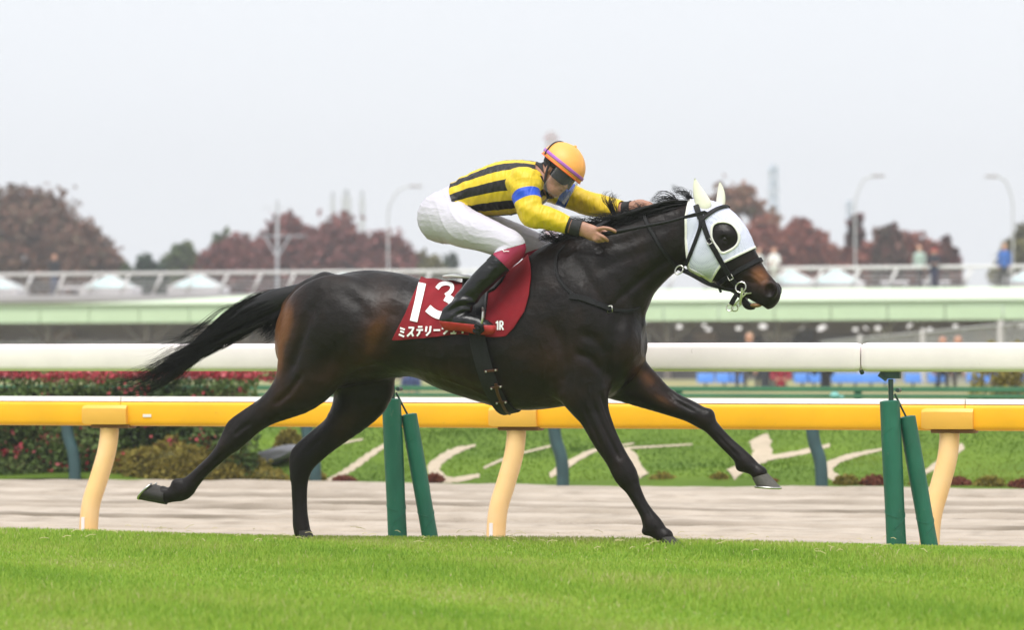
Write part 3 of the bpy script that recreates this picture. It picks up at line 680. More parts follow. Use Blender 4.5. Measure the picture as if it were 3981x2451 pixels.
# ---- blue seats
M_BLUE = pmat('blue_seat_plastic', (.10, .27, .66), rough=.4, var=.08, scale=6); M_FRAME = pmat('seat_frame', (.05, .05, .06), rough=.6)
seat_src = None
for k, x in enumerate((255, 385, 470, 925, 1005, 1185, 1290, 1400, 1500, 1690, 1850, 2120, 2245, 2440, 2570, 2690)):
    px = 2600 + x / 1.778; p = W(px, 1470, 80); p.z = .30
    lbs = ['leftmost', 'second', 'third', 'fourth', 'fifth', 'sixth', 'seventh', 'eighth', 'ninth', 'tenth', 'eleventh', 'twelfth', 'thirteenth', 'fourteenth', 'fifteenth', 'sixteenth']
    t = thing('stadium_seat', 'bright blue plastic seat, %s from the left in the far row' % lbs[k], 'seat', p, 0, 'blue seats in the infield')
    if seat_src is None:
        a = MB(); a.box((0, .10, .30), (.40, .05, .20), Matrix.Rotation(R(-12), 3, 'X'), ch=.02); b = MB(); b.box((0, -.10, .19), (.40, .36, .045), ch=.015); c = MB(); c.box((0, .05, .08), (.05, .05, .2)); c.box((0, .05, -.005), (.3, .12, .02))
        seat_src = [a.build('backrest', M_BLUE, t, angle=40), b.build('seat_pan', M_BLUE, t, angle=40), c.build('support', M_FRAME, t)]
    else:
        for s in seat_src: o = s.copy(); COL.objects.link(o); o.parent = t

# ================================================================== terrace building with the pale green canopy
M_PGREEN = pmat('pale_green_fascia', (.53, .68, .46), rough=.5, var=.05, scale=.6); M_PGREEN2 = pmat('pale_green_upper_fascia', (.47, .60, .42), rough=.5, var=.05, scale=.6); M_ROOF = pmat('pale_green_roof', (.60, .71, .51), rough=.55, var=.05, scale=.3)
M_CONC = pmat('grey_concrete', (.42, .40, .41), rough=.8, var=.12, scale=.6, bump=.2); M_DARKIN = pmat('shop_interior', (.36, .27, .22), rough=.9, var=.4, scale=.7, col2=(.52, .42, .36))
BW = 107.0
ter = track_thing('terrace_building', 'long low terrace building with a pale green canopy edge', 'building', -33, BW)
pan_u = np.arange(-33, 34, 2.12)
pan_mesh = mk_mesh('fascia_panel', MB().box((0, 0, 2.755), (2.08, .12, .50), ch=.01).v, MB().box((0, 0, 2.755), (2.08, .12, .50), ch=.01).f, False); pan_mesh.materials.append(M_PGREEN)
pan2 = mk_mesh('upper_panel', MB().box((0, .05, 3.11), (2.11, .12, .19), ch=.01).v, MB().box((0, .05, 3.11), (2.11, .12, .19), ch=.01).f, False); pan2.materials.append(M_PGREEN2)
for u in pan_u:
    for nm, me_ in (('fascia_panel', pan_mesh), ('upper_panel', pan2)):
        o = obj(nm, me_, None, ter); o.location = (float(u), 0, 0)
xs = np.linspace(-34, 34, 69); V = []; F_ = []
for x in xs:
    h = float(np.interp(x, [-34, -19, -13.5, -10.5, 34], [3.30, 3.34, 3.75, 3.92, 3.93])); dp = float(np.interp(x, [-19, -10, 40], [6, 11.3, 11.3])); V += [(x, -.12, 3.215), (x, -.12, 3.255), (x, dp, h + .02), (x, dp, h - .15)]
for i in range(68):
    for k in range(3): F_.append((i * 4 + k, (i + 1) * 4 + k, (i + 1) * 4 + k + 1, i * 4 + k + 1))
obj('roof', mk_mesh('roof', V, F_, False), M_ROOF, ter)
MB().box((0, .35, 3.245), (68, .16, .05)).build('gutter', pmat('grey_gutter', (.25, .28, .24), rough=.6), ter)
MB().box((0, 4.2, 1.45), (68, .2, 2.3)).build('back_wall', M_DARKIN, ter)
MB().box((0, 2.2, .28), (68, 5, .06)).build('floor_slab', M_CONC, ter)
rgb_ = np.random.default_rng(61); M_BRACE = pmat('brown_brace', (.19, .16, .13), rough=.7, var=.2)
for u in np.arange(-32, 33, 4.24):
    MB().box((u, .9, 1.4), (.22, .22, 2.3)).build('column', M_BRACE, ter)
    for s in (-1, 1): MB().tube([(u, .9, 1.55), (u + s * 1.1, .9, 2.5)], .07, 8).build('brace', M_BRACE, ter)
M_LAMP = bpy.data.materials.new('canopy_lamp'); M_LAMP.use_nodes = True; M_LAMP.node_tree.nodes['Principled BSDF'].inputs['Emission Color'].default_value = (1, .95, .92, 1); M_LAMP.node_tree.nodes['Principled BSDF'].inputs['Emission Strength'].default_value = .42; M_LAMP.node_tree.nodes['Principled BSDF'].inputs['Base Color'].default_value = (.7, .7, .72, 1)
lm = MB().sphere((0, 0, 0), (.10, .10, .08), 14, 8); lme = mk_mesh('canopy_lamp', lm.v, lm.f); lme.materials.append(M_LAMP)
for k in range(34):
    o = obj('canopy_lamp', lme, None, ter); o.location = (float(-6 + k * .85 + rgb_.normal(0, .5)), float(rgb_.uniform(1.4, 3.2)), float(2.27 + rgb_.normal(0, .07))); s_ = float(rgb_.uniform(.6, 1.25)); o.scale = (s_ * float(rgb_.uniform(1, 1.6)), s_, s_)
cols_c = [(.66, .54, .46), (.26, .22, .20), (.46, .32, .24), (.14, .12, .11), (.74, .66, .60)]
for k in range(46):
    u = float(-31 + k * 1.36 + rgb_.normal(0, .2)); hgt = float(rgb_.uniform(.3, .75)); ci = int(rgb_.integers(0, 5)) if u > -8 else [0, 2, 4, 2, 0][k % 5]
    MB().box((u, 3.3 + rgb_.uniform(-.3, .3), 1.62 + rgb_.uniform(0, .35)), (float(rgb_.uniform(.5, 1.3)), .5, hgt), ch=.03).build('shop_panel', pmat('shop_panel', cols_c[ci], rough=.8), ter)
for a, b, z, m_ in ((-33, -12.2, 1.55, M_CONC), (-12, -4.5, 1.5, pmat('clay_wall', (.30, .20, .155), rough=.9, var=.2, scale=.8)), (-4.4, 30, 1.45, pmat('grey_counter', (.21, .195, .18), rough=.85, var=.2, scale=.7))): MB().box(((a + b) / 2, 1.9, (z + .3) / 2 + .1), (b - a, .3, z), ch=.02).build('counter', m_, ter)
# terrace deck, railing and skylights
MB().box((0, 22.0, 3.74), (70, 20, .30), ch=.02).build('deck', M_CONC, ter)
M_RAILW = pmat('white_metal', (.66, .63, .63), rough=.45, var=.05, scale=2)
rl = track_thing('terrace_railing', 'white metal terrace railing with slanted posts above the green canopy', 'railing', -36, BW + 12.1, 0)
MB().extr(rail_profile(0, 4.775, .05, .07, .6, 14), -36, 36).build('top_rail', M_RAILW, rl, angle=40)
pm = MB().tube([(-.20, 0, 3.88), (.22, 0, 4.72)], .06, 10, asp=.5, up=(1, 0, 0)); pme = mk_mesh('post', pm.v, pm.f); pme.materials.append(M_RAILW)
for u in np.arange(-34.6, 35, 1.52): o = obj('post', pme, None, rl); o.location = (float(u), 0, 0)
for z in (4.05, 4.2, 4.35, 4.5): MB().tube([(-36, .02, z), (36, .02, z)], .012, 6).build('wire', M_RAILW, rl)
M_GLASS = pmat('cyan_skylight_glass', (.48, .66, .66), rough=.12, var=.08, scale=1, spec=.6)
for k, (px, lb) in enumerate(((-12, 'leftmost glass pyramid skylight, cut off by the left edge'), (430, 'glass pyramid skylight right of the far black jacket'), (772, 'glass pyramid skylight above the horse tail'), (1340, 'glass pyramid skylight just behind the croup'), (3072, 'glass pyramid skylight nearest the horse muzzle'), (3250, 'glass pyramid skylight second from the muzzle'), (4010, 'rightmost glass pyramid skylight, cut off by the right edge'))):
    Y = Yd(px) + 2.2; p = W(px, 0, Y); p.z = DZ - .01; t = thing('skylight', lb, 'skylight', p, -TH + R(12), 'glass pyramid skylights on the terrace')
    b_, ap = 1.12, .86; base = [Vector((sx * b_, sy * b_, .26)) for sx, sy in ((-1, -1), (1, -1), (1, 1), (-1, 1))]; top = Vector((0, 0, .26 + ap * .72))
    for i in range(4): MB().add([base[i], base[(i + 1) % 4], top], [(0, 1, 2)]).build('pane', M_GLASS, t)
    for i in range(4): MB().tube([base[i], top], .06, 6).build('frame_bar', M_RAILW, t); MB().tube([base[i], base[(i + 1) % 4]], .055, 6).build('frame_bar', M_RAILW, t)
    MB().box((0, 0, .11), (2.3, 2.3, .22), ch=.02).build('kerb', M_RAILW, t); 
for px0, px1 in ((3425, 3530), (3585, 3620), (3655, 3690), (235, 320)):
    Y = Yd(px0) + 3; a, b = W(px0, 0, Y), W(px1, 0, Y); t = thing('bench', 'low white bench on the terrace near x', 'bench', ((a.x + b.x) / 2, Y, DZ), 0)
    t['label'] = {3425: 'long white bench on the terrace left of the pale green coat', 3585: 'short white bench end between the pale green coat and red cap', 3655: 'short white bench right of the red cap spectator', 235: 'white bench behind the far black jacket on the left'}[px0]
    MB().box((0, 0, .34), (b.x - a.x, .5, .12), ch=.02).build('seat', M_RAILW, t)
    for s in (-1, 1): MB().box((s * (b.x - a.x) * .4, 0, .14), (.06, .4, .28)).build('leg', M_CONC, t)

# ---- wire mesh fence coming in from the right
fa, fb = W(3190, 1330, 121), W(4400, 1215, 78); fa.z = .3; fb.z = .3; dirv = (fb - fa); Lf = dirv.length; fen = thing('mesh_fence', 'grey wire mesh fence with white posts running in from the right', 'fence', fa, math.atan2(dirv.y, dirv.x)); M_WIRE = pmat('grey_wire', (.42, .42, .42), rough=.6)
fh = lambda x: 1.36 + .42 * x / Lf
MB().tube([(0, 0, fh(0)), (Lf, 0, fh(Lf))], .035, 8).build('top_rail', M_WIRE, fen)
q = MB()
for x in np.arange(0, Lf, .16): q.box((x, 0, fh(x) / 2), (.035, .012, fh(x)))
o = q.build('mesh_wire', M_WIRE, fen); o['kind'] = 'stuff'
for x in (.188 * Lf, .436 * Lf, .684 * Lf, .932 * Lf): MB().tube([(x, -.03, -.1), (x, -.03, fh(x) + .12)], .08, 12).build('post', M_RAILW, fen, angle=40)
for k, (px, lb) in enumerate(((3860, 'yellow green shrub above the white rail near the mesh fence'), (3960, 'yellow green shrub at the right edge above the white rail'))):
    p = W(px, 1350, 48); p.z = .3; t = thing('shrub', lb, 'shrub', p, 0); r = np.random.default_rng(70 + k); d = r.normal(size=(900, 3)); d /= np.linalg.norm(d, axis=1, keepdims=True); d[:, 2] = abs(d[:, 2]); leaves('foliage', d * (.34, .3, .92) * r.uniform(.8, 1.05, (900, 1)), .04, leafmat('shrub_leaf', YG), t, 71 + k); MB().tube([(0, 0, -.1), (0, 0, .6)], .04, 6).build('stem', M_BRACE, t)

# ================================================================== trees, poles, far things
M_BARK = pmat('bark', (.075, .058, .048), rough=.95, var=.3, scale=2, bump=.5, bscale=8)
def tree(name, label, px, ytop, hwpx, Y, cols, seed, n0=4200, dens=1.0, zbot=2.6, size=.20, squash=1.0, clumps=46, group='autumn trees beyond the terrace', sparse=False):
    n = int(n0 * 1.75); size = size * 1.22; r = np.random.default_rng(seed); zt = CAMZ + (YH - ytop) * Y / F_PX; hw_ = hwpx * Y / F_PX; base = W(px, 0, Y); base.z = .25; t = thing(name, label, 'tree', base, 0, group)
    zt -= .25; zc = (zt + zbot) / 2; hz = (zt - zbot) / 2
    d = r.normal(size=(clumps, 3)); d /= np.linalg.norm(d, axis=1, keepdims=True); rad = r.uniform(.45, .92, clumps) ** (.6)
    C = d * rad[:, None] * np.array((hw_ * .88, hw_ * .75, hz * .90)); C[:, 2] = np.where(C[:, 2] < -hz * .5, C[:, 2] * .8, C[:, 2]); C += (0, 0, zc)
    cr = r.uniform(.12, .34, clumps) * min(hw_, hz) * (1.0 if not sparse else .62)
    k = r.integers(0, clumps, n); e = r.normal(size=(n, 3)); e /= np.linalg.norm(e, axis=1, keepdims=True)
    P = C[k] + e * (cr[k] * np.abs(r.normal(0, .75, n)))[:, None] * (1, 1, .8)
    if not sparse:
        kk = r.uniform(0, 1, n) < .38; dd = r.normal(size=(n, 3)); dd /= np.linalg.norm(dd, axis=1, keepdims=True); lump = 1 + .10 * np.sin(dd[:, 0] * 6 + seed) + .08 * np.sin(dd[:, 2] * 8 + dd[:, 1] * 5 + seed); Q_ = dd * (r.uniform(.2, 1, n) ** .4 * .86 * lump)[:, None] * np.array((hw_, hw_ * .8, hz)) + (0, 0, zc); P = np.where(kk[:, None], Q_, P)
    P = P[P[:, 2] < zt * 1.01]
    tone = (r.uniform(0, 1, clumps))[k][:len(P)] if len(P) == n else r.uniform(0, 1, len(P))
    lf = leaves('crown', P, size, leafmat(name + '_leaf', cols, trans=.25), t, seed, rnd=tone * .6 + .2)
    tr_ = MB(); tr_.tube([(0, 0, -.3), (.05, 0, zbot * .6), (.0, .05, zc)], [hw_ * .07 + .08, hw_ * .05 + .06, hw_ * .03 + .03], 9); tr_.build('trunk', M_BARK, t, smooth=True)
    for j in range(min(clumps, 16)):
        lb_ = MB(); s0 = Vector((0, .02, zbot * .6 + (zc - zbot * .6) * r.uniform(0, 1))); e_ = Vector(C[j]); lb_.tube([s0, s0.lerp(e_, .5) + Vector((0, 0, .12 * hw_)), e_], [hw_ * .022 + .03, hw_ * .014 + .02, .02], 6); lb_.build('limb', M_BARK, t, smooth=True)
    return t
BR = [(.09, .07, .055), (.155, .105, .075), (.22, .11, .08), (.17, .155, .10)]; MR = [(.11, .05, .05), (.19, .068, .064), (.25, .09, .08), (.18, .11, .08)]; GN = [(.05, .08, .035), (.09, .13, .045), (.15, .17, .05)]; DG = [(.03, .055, .04), (.05, .085, .055), (.08, .11, .06)]; OV = [(.10, .10, .04), (.16, .15, .05), (.19, .15, .07)]; RB = [(.15, .062, .052), (.25, .08, .062), (.32, .12, .085), (.24, .15, .10)]
tree('brown_tree', 'big rounded brownish red tree at the left edge', 60, 722, 400, 190, BR, 101, 11000, zbot=2.4, size=.21, clumps=110)
tree('brown_tree', 'rounded brown tree leaning into the right flank of the big left tree', 330, 850, 175, 186, BR, 102, 4200, zbot=2.4, clumps=50)
tree('green_shrub_tree', 'small dark green tree between the left tree and the red grove', 575, 985, 80, 180, DG, 103, 1800, zbot=2.8, clumps=26)
tree('green_shrub_tree', 'low yellow green tree at the foot of the big left tree', 500, 1012, 60, 184, GN, 104, 1200, zbot=2.8, clumps=22)
tree('green_tree', 'olive green tree left of the red grove', 712, 925, 90, 200, GN, 105, 2600, clumps=34)
tree('green_tree', 'pale green tree top peeking from behind the red grove', 862, 868, 62, 215, GN, 106, 1600, clumps=24)
tree('red_tree', 'dark red tree at the left end of the central grove', 905, 900, 165, 195, MR, 107, 4600, clumps=60)
tree('red_tree', 'tall dark red tree in the middle of the central grove', 1120, 824, 180, 200, MR, 108, 6400, clumps=80)
tree('red_tree', 'dark red tree right of the middle of the central grove', 1310, 832, 165, 198, MR, 109, 6000, clumps=76)
tree('red_tree', 'lower dark red tree at the right end of the central grove', 1500, 892, 135, 196, MR, 110, 4600, clumps=60)
tree('green_tree', 'olive green tree under the jockey', 1650, 960, 95, 205, OV, 111, 2400, clumps=34)
tree('green_tree', 'small blue green tree beyond the saddle', 1752, 955, 45, 220, DG, 112, 1000, clumps=18)
tree('brown_tree', 'tall sparse rusty tree behind the ears of the horse', 2850, 672, 195, 190, [(.17, .13, .09), (.28, .15, .10), (.35, .18, .12), (.19, .18, .10)], 113, 6000, zbot=3.5, clumps=90, sparse=True)
tree('red_tree', 'wine red tree in front of the rusty tree', 2960, 845, 165, 178, RB, 114, 5200, clumps=64)
tree('red_tree', 'wine red tree right of the horse head', 3110, 832, 150, 180, RB, 115, 4200, clumps=54)
tree('red_tree', 'low wine red tree left of the curved lamp', 3240, 925, 140, 182, RB, 116, 3600, clumps=46)
tree('red_tree', 'thin upright reddish tree under the curved lamp', 3325, 800, 45, 186, [(.06, .05, .045), (.12, .06, .05), (.18, .06, .055)], 117, 1500, zbot=3.0, clumps=26)
tree('red_tree', 'ragged dark tree with a slanted top right of the curved lamp', 3455, 842, 72, 178, [(.07, .065, .05), (.13, .08, .06), (.22, .07, .06)], 118, 3000, zbot=2.6, clumps=40)
tree('red_tree', 'wine red tree behind the pale green coat', 3545, 895, 135, 182, RB, 119, 3400, clumps=44)
tree('brown_tree', 'sparse dark red tree right of the pale green coat', 3680, 885, 80, 180, [(.08, .055, .05), (.15, .05, .05), (.20, .10, .07)], 120, 1600, zbot=2.8, clumps=30, sparse=True)
tree('red_tree', 'low wine red tree filling the gap under the ragged dark tree', 3395, 925, 125, 184, RB, 122, 3600, clumps=46)
tree('red_tree', 'low wine red tree behind the red cap spectator', 3640, 935, 105, 184, RB, 123, 3000, clumps=40)
tree('green_tree', 'olive green tree at the right edge', 3985, 868, 125, 185, OV, 121, 4800, clumps=60)
# far wood behind everything
r = np.random.default_rng(131); n = 24000; x = r.uniform(-90, 90, n); P = np.stack([x, 236 + r.uniform(-3, 3, n), r.uniform(.3, 1, n) ** .7 * (5.2 + 1.3 * np.sin(x * .35) + .8 * np.sin(x * 1.1))], 1)
lw_ = leaves('far_wood', P, .34, leafmat('far_leaf', [(.07, .08, .06), (.11, .10, .075), (.13, .07, .065), (.10, .12, .07)]), None, 132); tag(lw_, 'low far-off wood behind the terrace', kind='stuff')
# curved street lamps
M_POLE = pmat('grey_pole', (.52, .53, .54), rough=.5, var=.08)
for px, tip, yt, lb in ((1509, 1602, 722, 'curved grey street lamp behind the jockey seat'), (3325, 3400, 682, 'curved grey street lamp right of the horse head'), (3938, 3868, 684, 'curved grey street lamp at the right edge bending left')):
    Y = 172; b = W(px, 0, Y); b.z = .25; tp = W(tip, yt, Y); t = thing('street_lamp', lb, 'street lamp', b, 0, 'curved street lamps'); dx = tp.x - b.x; zt = tp.z - .25; sg = 1 if dx > 0 else -1
    MB().tube(spline([(0, 0, -.2), (0, 0, zt * .5), (0, 0, zt - 1.7), (sg * .12, 0, zt - .9), (dx * .45, 0, zt - .22), (dx, 0, zt)], 6), .048, 10).build('pole', M_POLE, t, smooth=True)
    MB().box((dx + sg * .18, 0, zt - .02), (.62, .24, .15), ch=.05).build('lamp_head', M_CONC, t, angle=40)
b = W(1078, 0, 160); b.z = .25; t = thing('utility_pole', 'tall grey mast with two cross arms in front of the red grove', 'pole', b, 0); zt = W(0, 800, 160).z
M_MAST = pmat('grey_mast', (.30, .31, .32), rough=.6); MB().tube([(0, 0, -.2), (0, 0, zt)], .07, 10).build('mast', M_MAST, t, smooth=True); za = W(0, 918, 160).z - .25; MB().box((0, 0, za), (2.7, .07, .07), ch=.02).build('cross_arm', M_MAST, t); MB().box((.0, 0, zt - .35), (1.5, .05, .05)).build('cross_arm', M_POLE, t)
for s in (-1, 1): MB().tube([(0, 0, za - 1.0), (s * .6, 0, za)], .03, 6).build('stay', M_POLE, t)
# lattice pylons and towers far off
def pylon(name, label, px, ytop, ybot, hwpx, Y, cols, seed=0):
    b = W(px, ybot, Y); zb = b.z; zt = W(px, ytop, Y).z; b.z = 0; t = thing(name, label, 'tower', b, .4); h0, h1 = hwpx * 1.5 * Y / F_PX, hwpx * .75 * Y / F_PX; n = 9
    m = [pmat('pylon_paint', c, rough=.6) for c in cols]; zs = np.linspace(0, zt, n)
    for i in range(n - 1):
        q = MB(); a, c = np.interp([i, i + 1], [0, n - 1], [h0, h1])
        for (sx, sy), (tx, ty) in zip(((-1, -1), (1, -1), (1, 1), (-1, 1)), ((1, -1), (1, 1), (-1, 1), (-1, -1))):
            q.tube([(sx * a, sy * a, zs[i]), (sx * c, sy * c, zs[i + 1])], .09, 5); q.tube([(sx * a, sy * a, zs[i]), (tx * c, ty * c, zs[i + 1])], .05, 5); q.tube([(tx * a, ty * a, zs[i]), (sx * c, sy * c, zs[i + 1])], .05, 5); q.tube([(sx * c, sy * c, zs[i + 1]), (tx * c, ty * c, zs[i + 1])], .05, 5)
        q.build('lattice_section', m[i % len(m)], t)
    for k in range(3):
        q = MB(); zc_ = zt * (.97 - .09 * k); q.tube([(-h1 * 2.6, 0, zc_), (0, 0, zc_ + .4), (h1 * 2.6, 0, zc_)], .14, 5); q.build('cross_arm', m[k % len(m)], t)
pylon('pylon', 'faint red and white lattice tower behind the helmet', 2143, 512, 900, 16, 420, [(.42, .14, .16), (.62, .55, .56)])
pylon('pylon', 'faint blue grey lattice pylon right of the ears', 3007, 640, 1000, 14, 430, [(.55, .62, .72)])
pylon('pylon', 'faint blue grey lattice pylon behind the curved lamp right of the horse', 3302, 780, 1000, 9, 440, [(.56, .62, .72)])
for px, y, w_, lb in ((1294, 770, 8, 'thin left mast of three far grey towers above the red grove'), (1347, 762, 16, 'broad middle block of three far grey towers above the red grove'), (1408, 768, 9, 'thin right mast of three far grey towers above the red grove')):
    Y = 450; b = W(px, 0, Y); b.z = 0; t = thing('tower', lb, 'tower', b, .3); zt = W(px, y, Y).z; ww2 = w_ * 2 * Y / F_PX
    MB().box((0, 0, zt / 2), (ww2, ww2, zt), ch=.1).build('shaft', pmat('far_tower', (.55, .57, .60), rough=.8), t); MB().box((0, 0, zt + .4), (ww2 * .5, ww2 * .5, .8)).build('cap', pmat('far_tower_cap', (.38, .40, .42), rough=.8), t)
    for k in range(5): MB().box((0, -ww2 / 2 - .02, zt * (.5 + .1 * k)), (ww2 * .7, .08, .5)).build('window', pmat('far_window', (.42, .45, .48), rough=.4), t)
# far hills
hx = np.linspace(-160, 160, 161); hz = 10 + 5.5 * np.sin(hx * .045 + 1.0) + 3.5 * np.sin(hx * .11) + 1.2 * np.sin(hx * .31); V = []
for x, z in zip(hx, hz): V += [(x, 700, -1), (x, 706, z * .6), (x, 716, z), (x, 760, -1)]
F_ = [(i * 4 + k, (i + 1) * 4 + k, (i + 1) * 4 + k + 1, i * 4 + k + 1) for i in range(160) for k in range(3)]
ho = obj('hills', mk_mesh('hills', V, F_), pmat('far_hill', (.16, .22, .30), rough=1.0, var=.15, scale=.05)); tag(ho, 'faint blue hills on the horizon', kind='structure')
# ================================================================== the race horse (track frame, origin under its body)
def st(rows):
    "rows of photo x, y, lateral v, radius px, lateral radius m -> stations"
    return [(*loc(x, y, v), r / PXM, rv) for x, y, v, r, rv in rows]

horse = thing('race_horse', 'dark bay race horse at full gallop in a white hood and red number cloth', 'horse', trk(0, 0, 0), -TH)

HF = Field((-2.15, -.44, -.03), (1.62, .44, 1.95), .0075)
# trunk: sections by photo x with back line, belly line and half width
SEC = np.array([(1085, 1235, 1400, .07), (1110, 1190, 1440, .13), (1150, 1150, 1480, .185), (1200, 1117, 1500, .225), (1300, 1074, 1510, .262), (1426, 1051, 1490, .283),
    (1556, 1063, 1466, .275), (1630, 1086, 1474, .272), (1720, 1100, 1516, .285), (1860, 1110, 1562, .297), (1950, 1088, 1588, .293), (2030, 1030, 1596, .278),
    (2100, 968, 1594, .255), (2190, 950, 1582, .238), (2290, 985, 1568, .225), (2380, 1060, 1540, .205), (2440, 1130, 1490, .175), (2480, 1200, 1440, .13), (2502, 1270, 1395, .07)], float)
SU = []
for x, t_, b_, w_ in SEC:
    a = loc(x, t_, 0); b = loc(x, b_, 0); SU.append((a[0], a[2], b[2], w_))
SU = spline(SU, 4); SU = SU[np.argsort(SU[:, 0])]
def torso(G):
    u = G[0][:, 0, 0]; zt, zb, w = (np.interp(u, SU[:, 0], SU[:, k]).astype(np.float32)[:, None, None] for k in (1, 2, 3))
    c = zt * .47 + zb * .53; hh = np.where(G[2] > c, zt - c, c - zb); wv = np.abs(G[1])
    q = (G[2] - c) / hh
    w = w * np.where(q > 0, 1 - .22 * np.clip(q, 0, 1) ** 2, 1 - .06 * np.clip(-q, 0, 1) ** 2)   # narrower along the spine
    n = 2.15
    rr = ((wv / w) ** n + np.abs(q) ** n) ** (1 / n)
    d = (rr - 1) * np.minimum(hh, w)
    end = np.maximum(np.float32(SU[0, 0]) - G[0], G[0] - np.float32(SU[-1, 0]))
    return np.maximum(d, end).astype(np.float32)
S_, G_ = HF.sl((SU[0, 0] - .03, -.42, .2), (SU[-1, 0] + .03, .42, 1.75)); HF.merge(S_, torso(G_), .01, '+')
# neck
NECK = st([(2240, 1190, 0, 215, .215), (2320, 1120, 0, 212, .188), (2392, 1046, 0, 182, .150), (2482, 984, 0, 153, .116), (2572, 938, 0, 130, .092), (2645, 912, 0, 116, .082), (2705, 880, 0, 96, .077)])
HF.chain(NECK, k=.09)
HEAD = st([(2725, 868, 0, 88, .084), (2762, 905, 0, 112, .095), (2795, 958, 0, 124, .097), (2836, 1010, 0, 106, .084), (2880, 1056, 0, 88, .066), (2926, 1098, 0, 70, .056), (2962, 1128, 0, 61, .055), (2986, 1140, 0, 50, .046)])
HF.chain(HEAD, k=.03)
HF.ell(loc(2985, 1165, 0), (.042, .046, .05), k=.03)               # upper lip
HF.ell(loc(2918, 1180, 0), (.045, .032, .036), k=.02)             # chin and lower lip
HF.ell(loc(2905, 1140, 0), (.05, .036, .04), k=.03)
for sg in (-1, 1):
    sh = loc(2745, 985, 0)
    HF.ell((sh[0], sg * .055, sh[2]), (.105, .048, .115), k=.03)   # cheek
    e = loc(2822, 915, -.08); HF.ell((e[0], sg * .075, e[2]), (.05, .028, .042), k=.03)            # brow
    e = loc(2815, 930, -.09); HF.ell((e[0], sg * .103, e[2]), (.024, .010, .015), k=.012, op='-')  # eye socket
    n_ = loc(2992, 1128, -.05); HF.ell((n_[0], sg * .048, n_[2]), (.044, .02, .046), k=.02)        # flared nostril
    HF.ell((n_[0] + .004, sg * .066, n_[2] - .002), (.028, .026, .033), k=.008, op='-')
HF.chain(st([(2902, 1160, 0, 4, .09), (2932, 1182, 0, 8, .09), (2966, 1204, 0, 12, .09)]), k=.008, op='-')    # mouth line
# forequarters
for sg in (-1, 1):
    HF.ell(loc(2300, 1270, 0) * (1, 0, 1) + np.array((0, sg * .15, 0)), (.15, .075, .27), k=.07)   # shoulder
    HF.ell(loc(2420, 1335, 0) * (1, 0, 1) + np.array((0, sg * .095, 0)), (.098, .085, .125), k=.05)  # breast
    HF.ell(loc(1330, 1230, 0) * (1, 0, 1) + np.array((0, sg * .16, 0)), (.24, .10, .21), k=.08)    # haunch
NFORE = st([(2225, 1390, -.135, 128, .095), (2258, 1490, -.14, 106, .085), (2283, 1556, -.14, 82, .074), (2310, 1615, -.14, 62, .064), (2356, 1714, -.14, 51, .056), (2396, 1782, -.14, 45, .048),
    (2432, 1848, -.14, 47, .048), (2459, 1899, -.14, 32, .034), (2488, 1955, -.14, 26, .029), (2515, 2000, -.14, 28, .031), (2540, 2045, -.14, 38, .040), (2566, 2074, -.14, 31, .036), (2586, 2088, -.14, 32, .042)])
HF.chain(NFORE, k=.05)
FFORE = st([(2390, 1440, .12, 112, .09), (2486, 1500, .125, 82, .075), (2563, 1548, .13, 57, .062), (2626, 1578, .13, 46, .052), (2683, 1601, .13, 42, .046), (2737, 1632, .13, 40, .046), (2766, 1662, .13, 30, .035),
    (2818, 1718, .13, 28, .031), (2871, 1768, .13, 30, .033), (2900, 1802, .13, 35, .039), (2932, 1824, .13, 27, .034), (2952, 1842, .13, 32, .040)])
HF.chain(FFORE, k=.05)
NHIND = st([(1240, 1260, -.125, 150, .12), (1222, 1395, -.14, 148, .115), (1172, 1495, -.14, 110, .095), (1105, 1556, -.135, 77, .078), (1043, 1597, -.13, 58, .062), (985, 1637, -.13, 51, .054), (937, 1680, -.13, 51, .050),
    (906, 1715, -.13, 45, .047), (879, 1742, -.13, 37, .042), (835, 1788, -.13, 28, .032), (790, 1830, -.13, 27, .031), (750, 1872, -.13, 31, .034), (714, 1906, -.13, 41, .042), (670, 1922, -.13, 33, .036), (636, 1925, -.13, 36, .044)])
HF.chain(NHIND, k=.05)
HF.chain(st([(1000, 1580, -.13, 14, .014), (950, 1612, -.13, 16, .018), (903, 1652, -.13, 21, .024), (884, 1690, -.13, 20, .022), (868, 1725, -.13, 18, .02)]), k=.022)   # point of hock
FHIND = st([(1385, 1370, .12, 150, .12), (1412, 1500, .13, 128, .105), (1378, 1588, .13, 93, .085), (1313, 1668, .13, 64, .065), (1250, 1725, .13, 54, .056), (1186, 1786, .13, 52, .050), (1168, 1842, .13, 40, .043),
    (1164, 1900, .13, 33, .036), (1166, 1985, .13, 31, .034), (1170, 2038, .13, 34, .039), (1176, 2072, .13, 34, .042)])
HF.chain(FHIND, k=.05)
HF.chain(st([(1262, 1655, .13, 12, .014), (1212, 1694, .13, 15, .018), (1150, 1760, .13, 20, .024), (1143, 1810, .13, 18, .022), (1145, 1860, .13, 14, .018)]), k=.022)
HF.ell(loc(690, 1880, -.13), (.032, .03, .024), k=.03); HF.ell(loc(652, 1888, -.13), (.014, .06, .012), k=.012, op='-')
HF.ell(loc(2878, 1818, .13), (.024, .026, .022), k=.02); HF.ell(loc(2512, 2068, -.14), (.024, .028, .022), k=.02); HF.ell(loc(2755, 1612, .13), (.03, .034, .03), k=.02)
HF.chain(st([(1260, 1100, 0, 42, .05), (1200, 1128, 0, 40, .05), (1110, 1168, 0, 30, .04)]), k=.05)       # dock of the tail
HV, HQ = HF.surface(); del HF
HV = relax(HV, HQ, 2, .45)
HN = normals(HV, HQ); HT = tris(HQ)
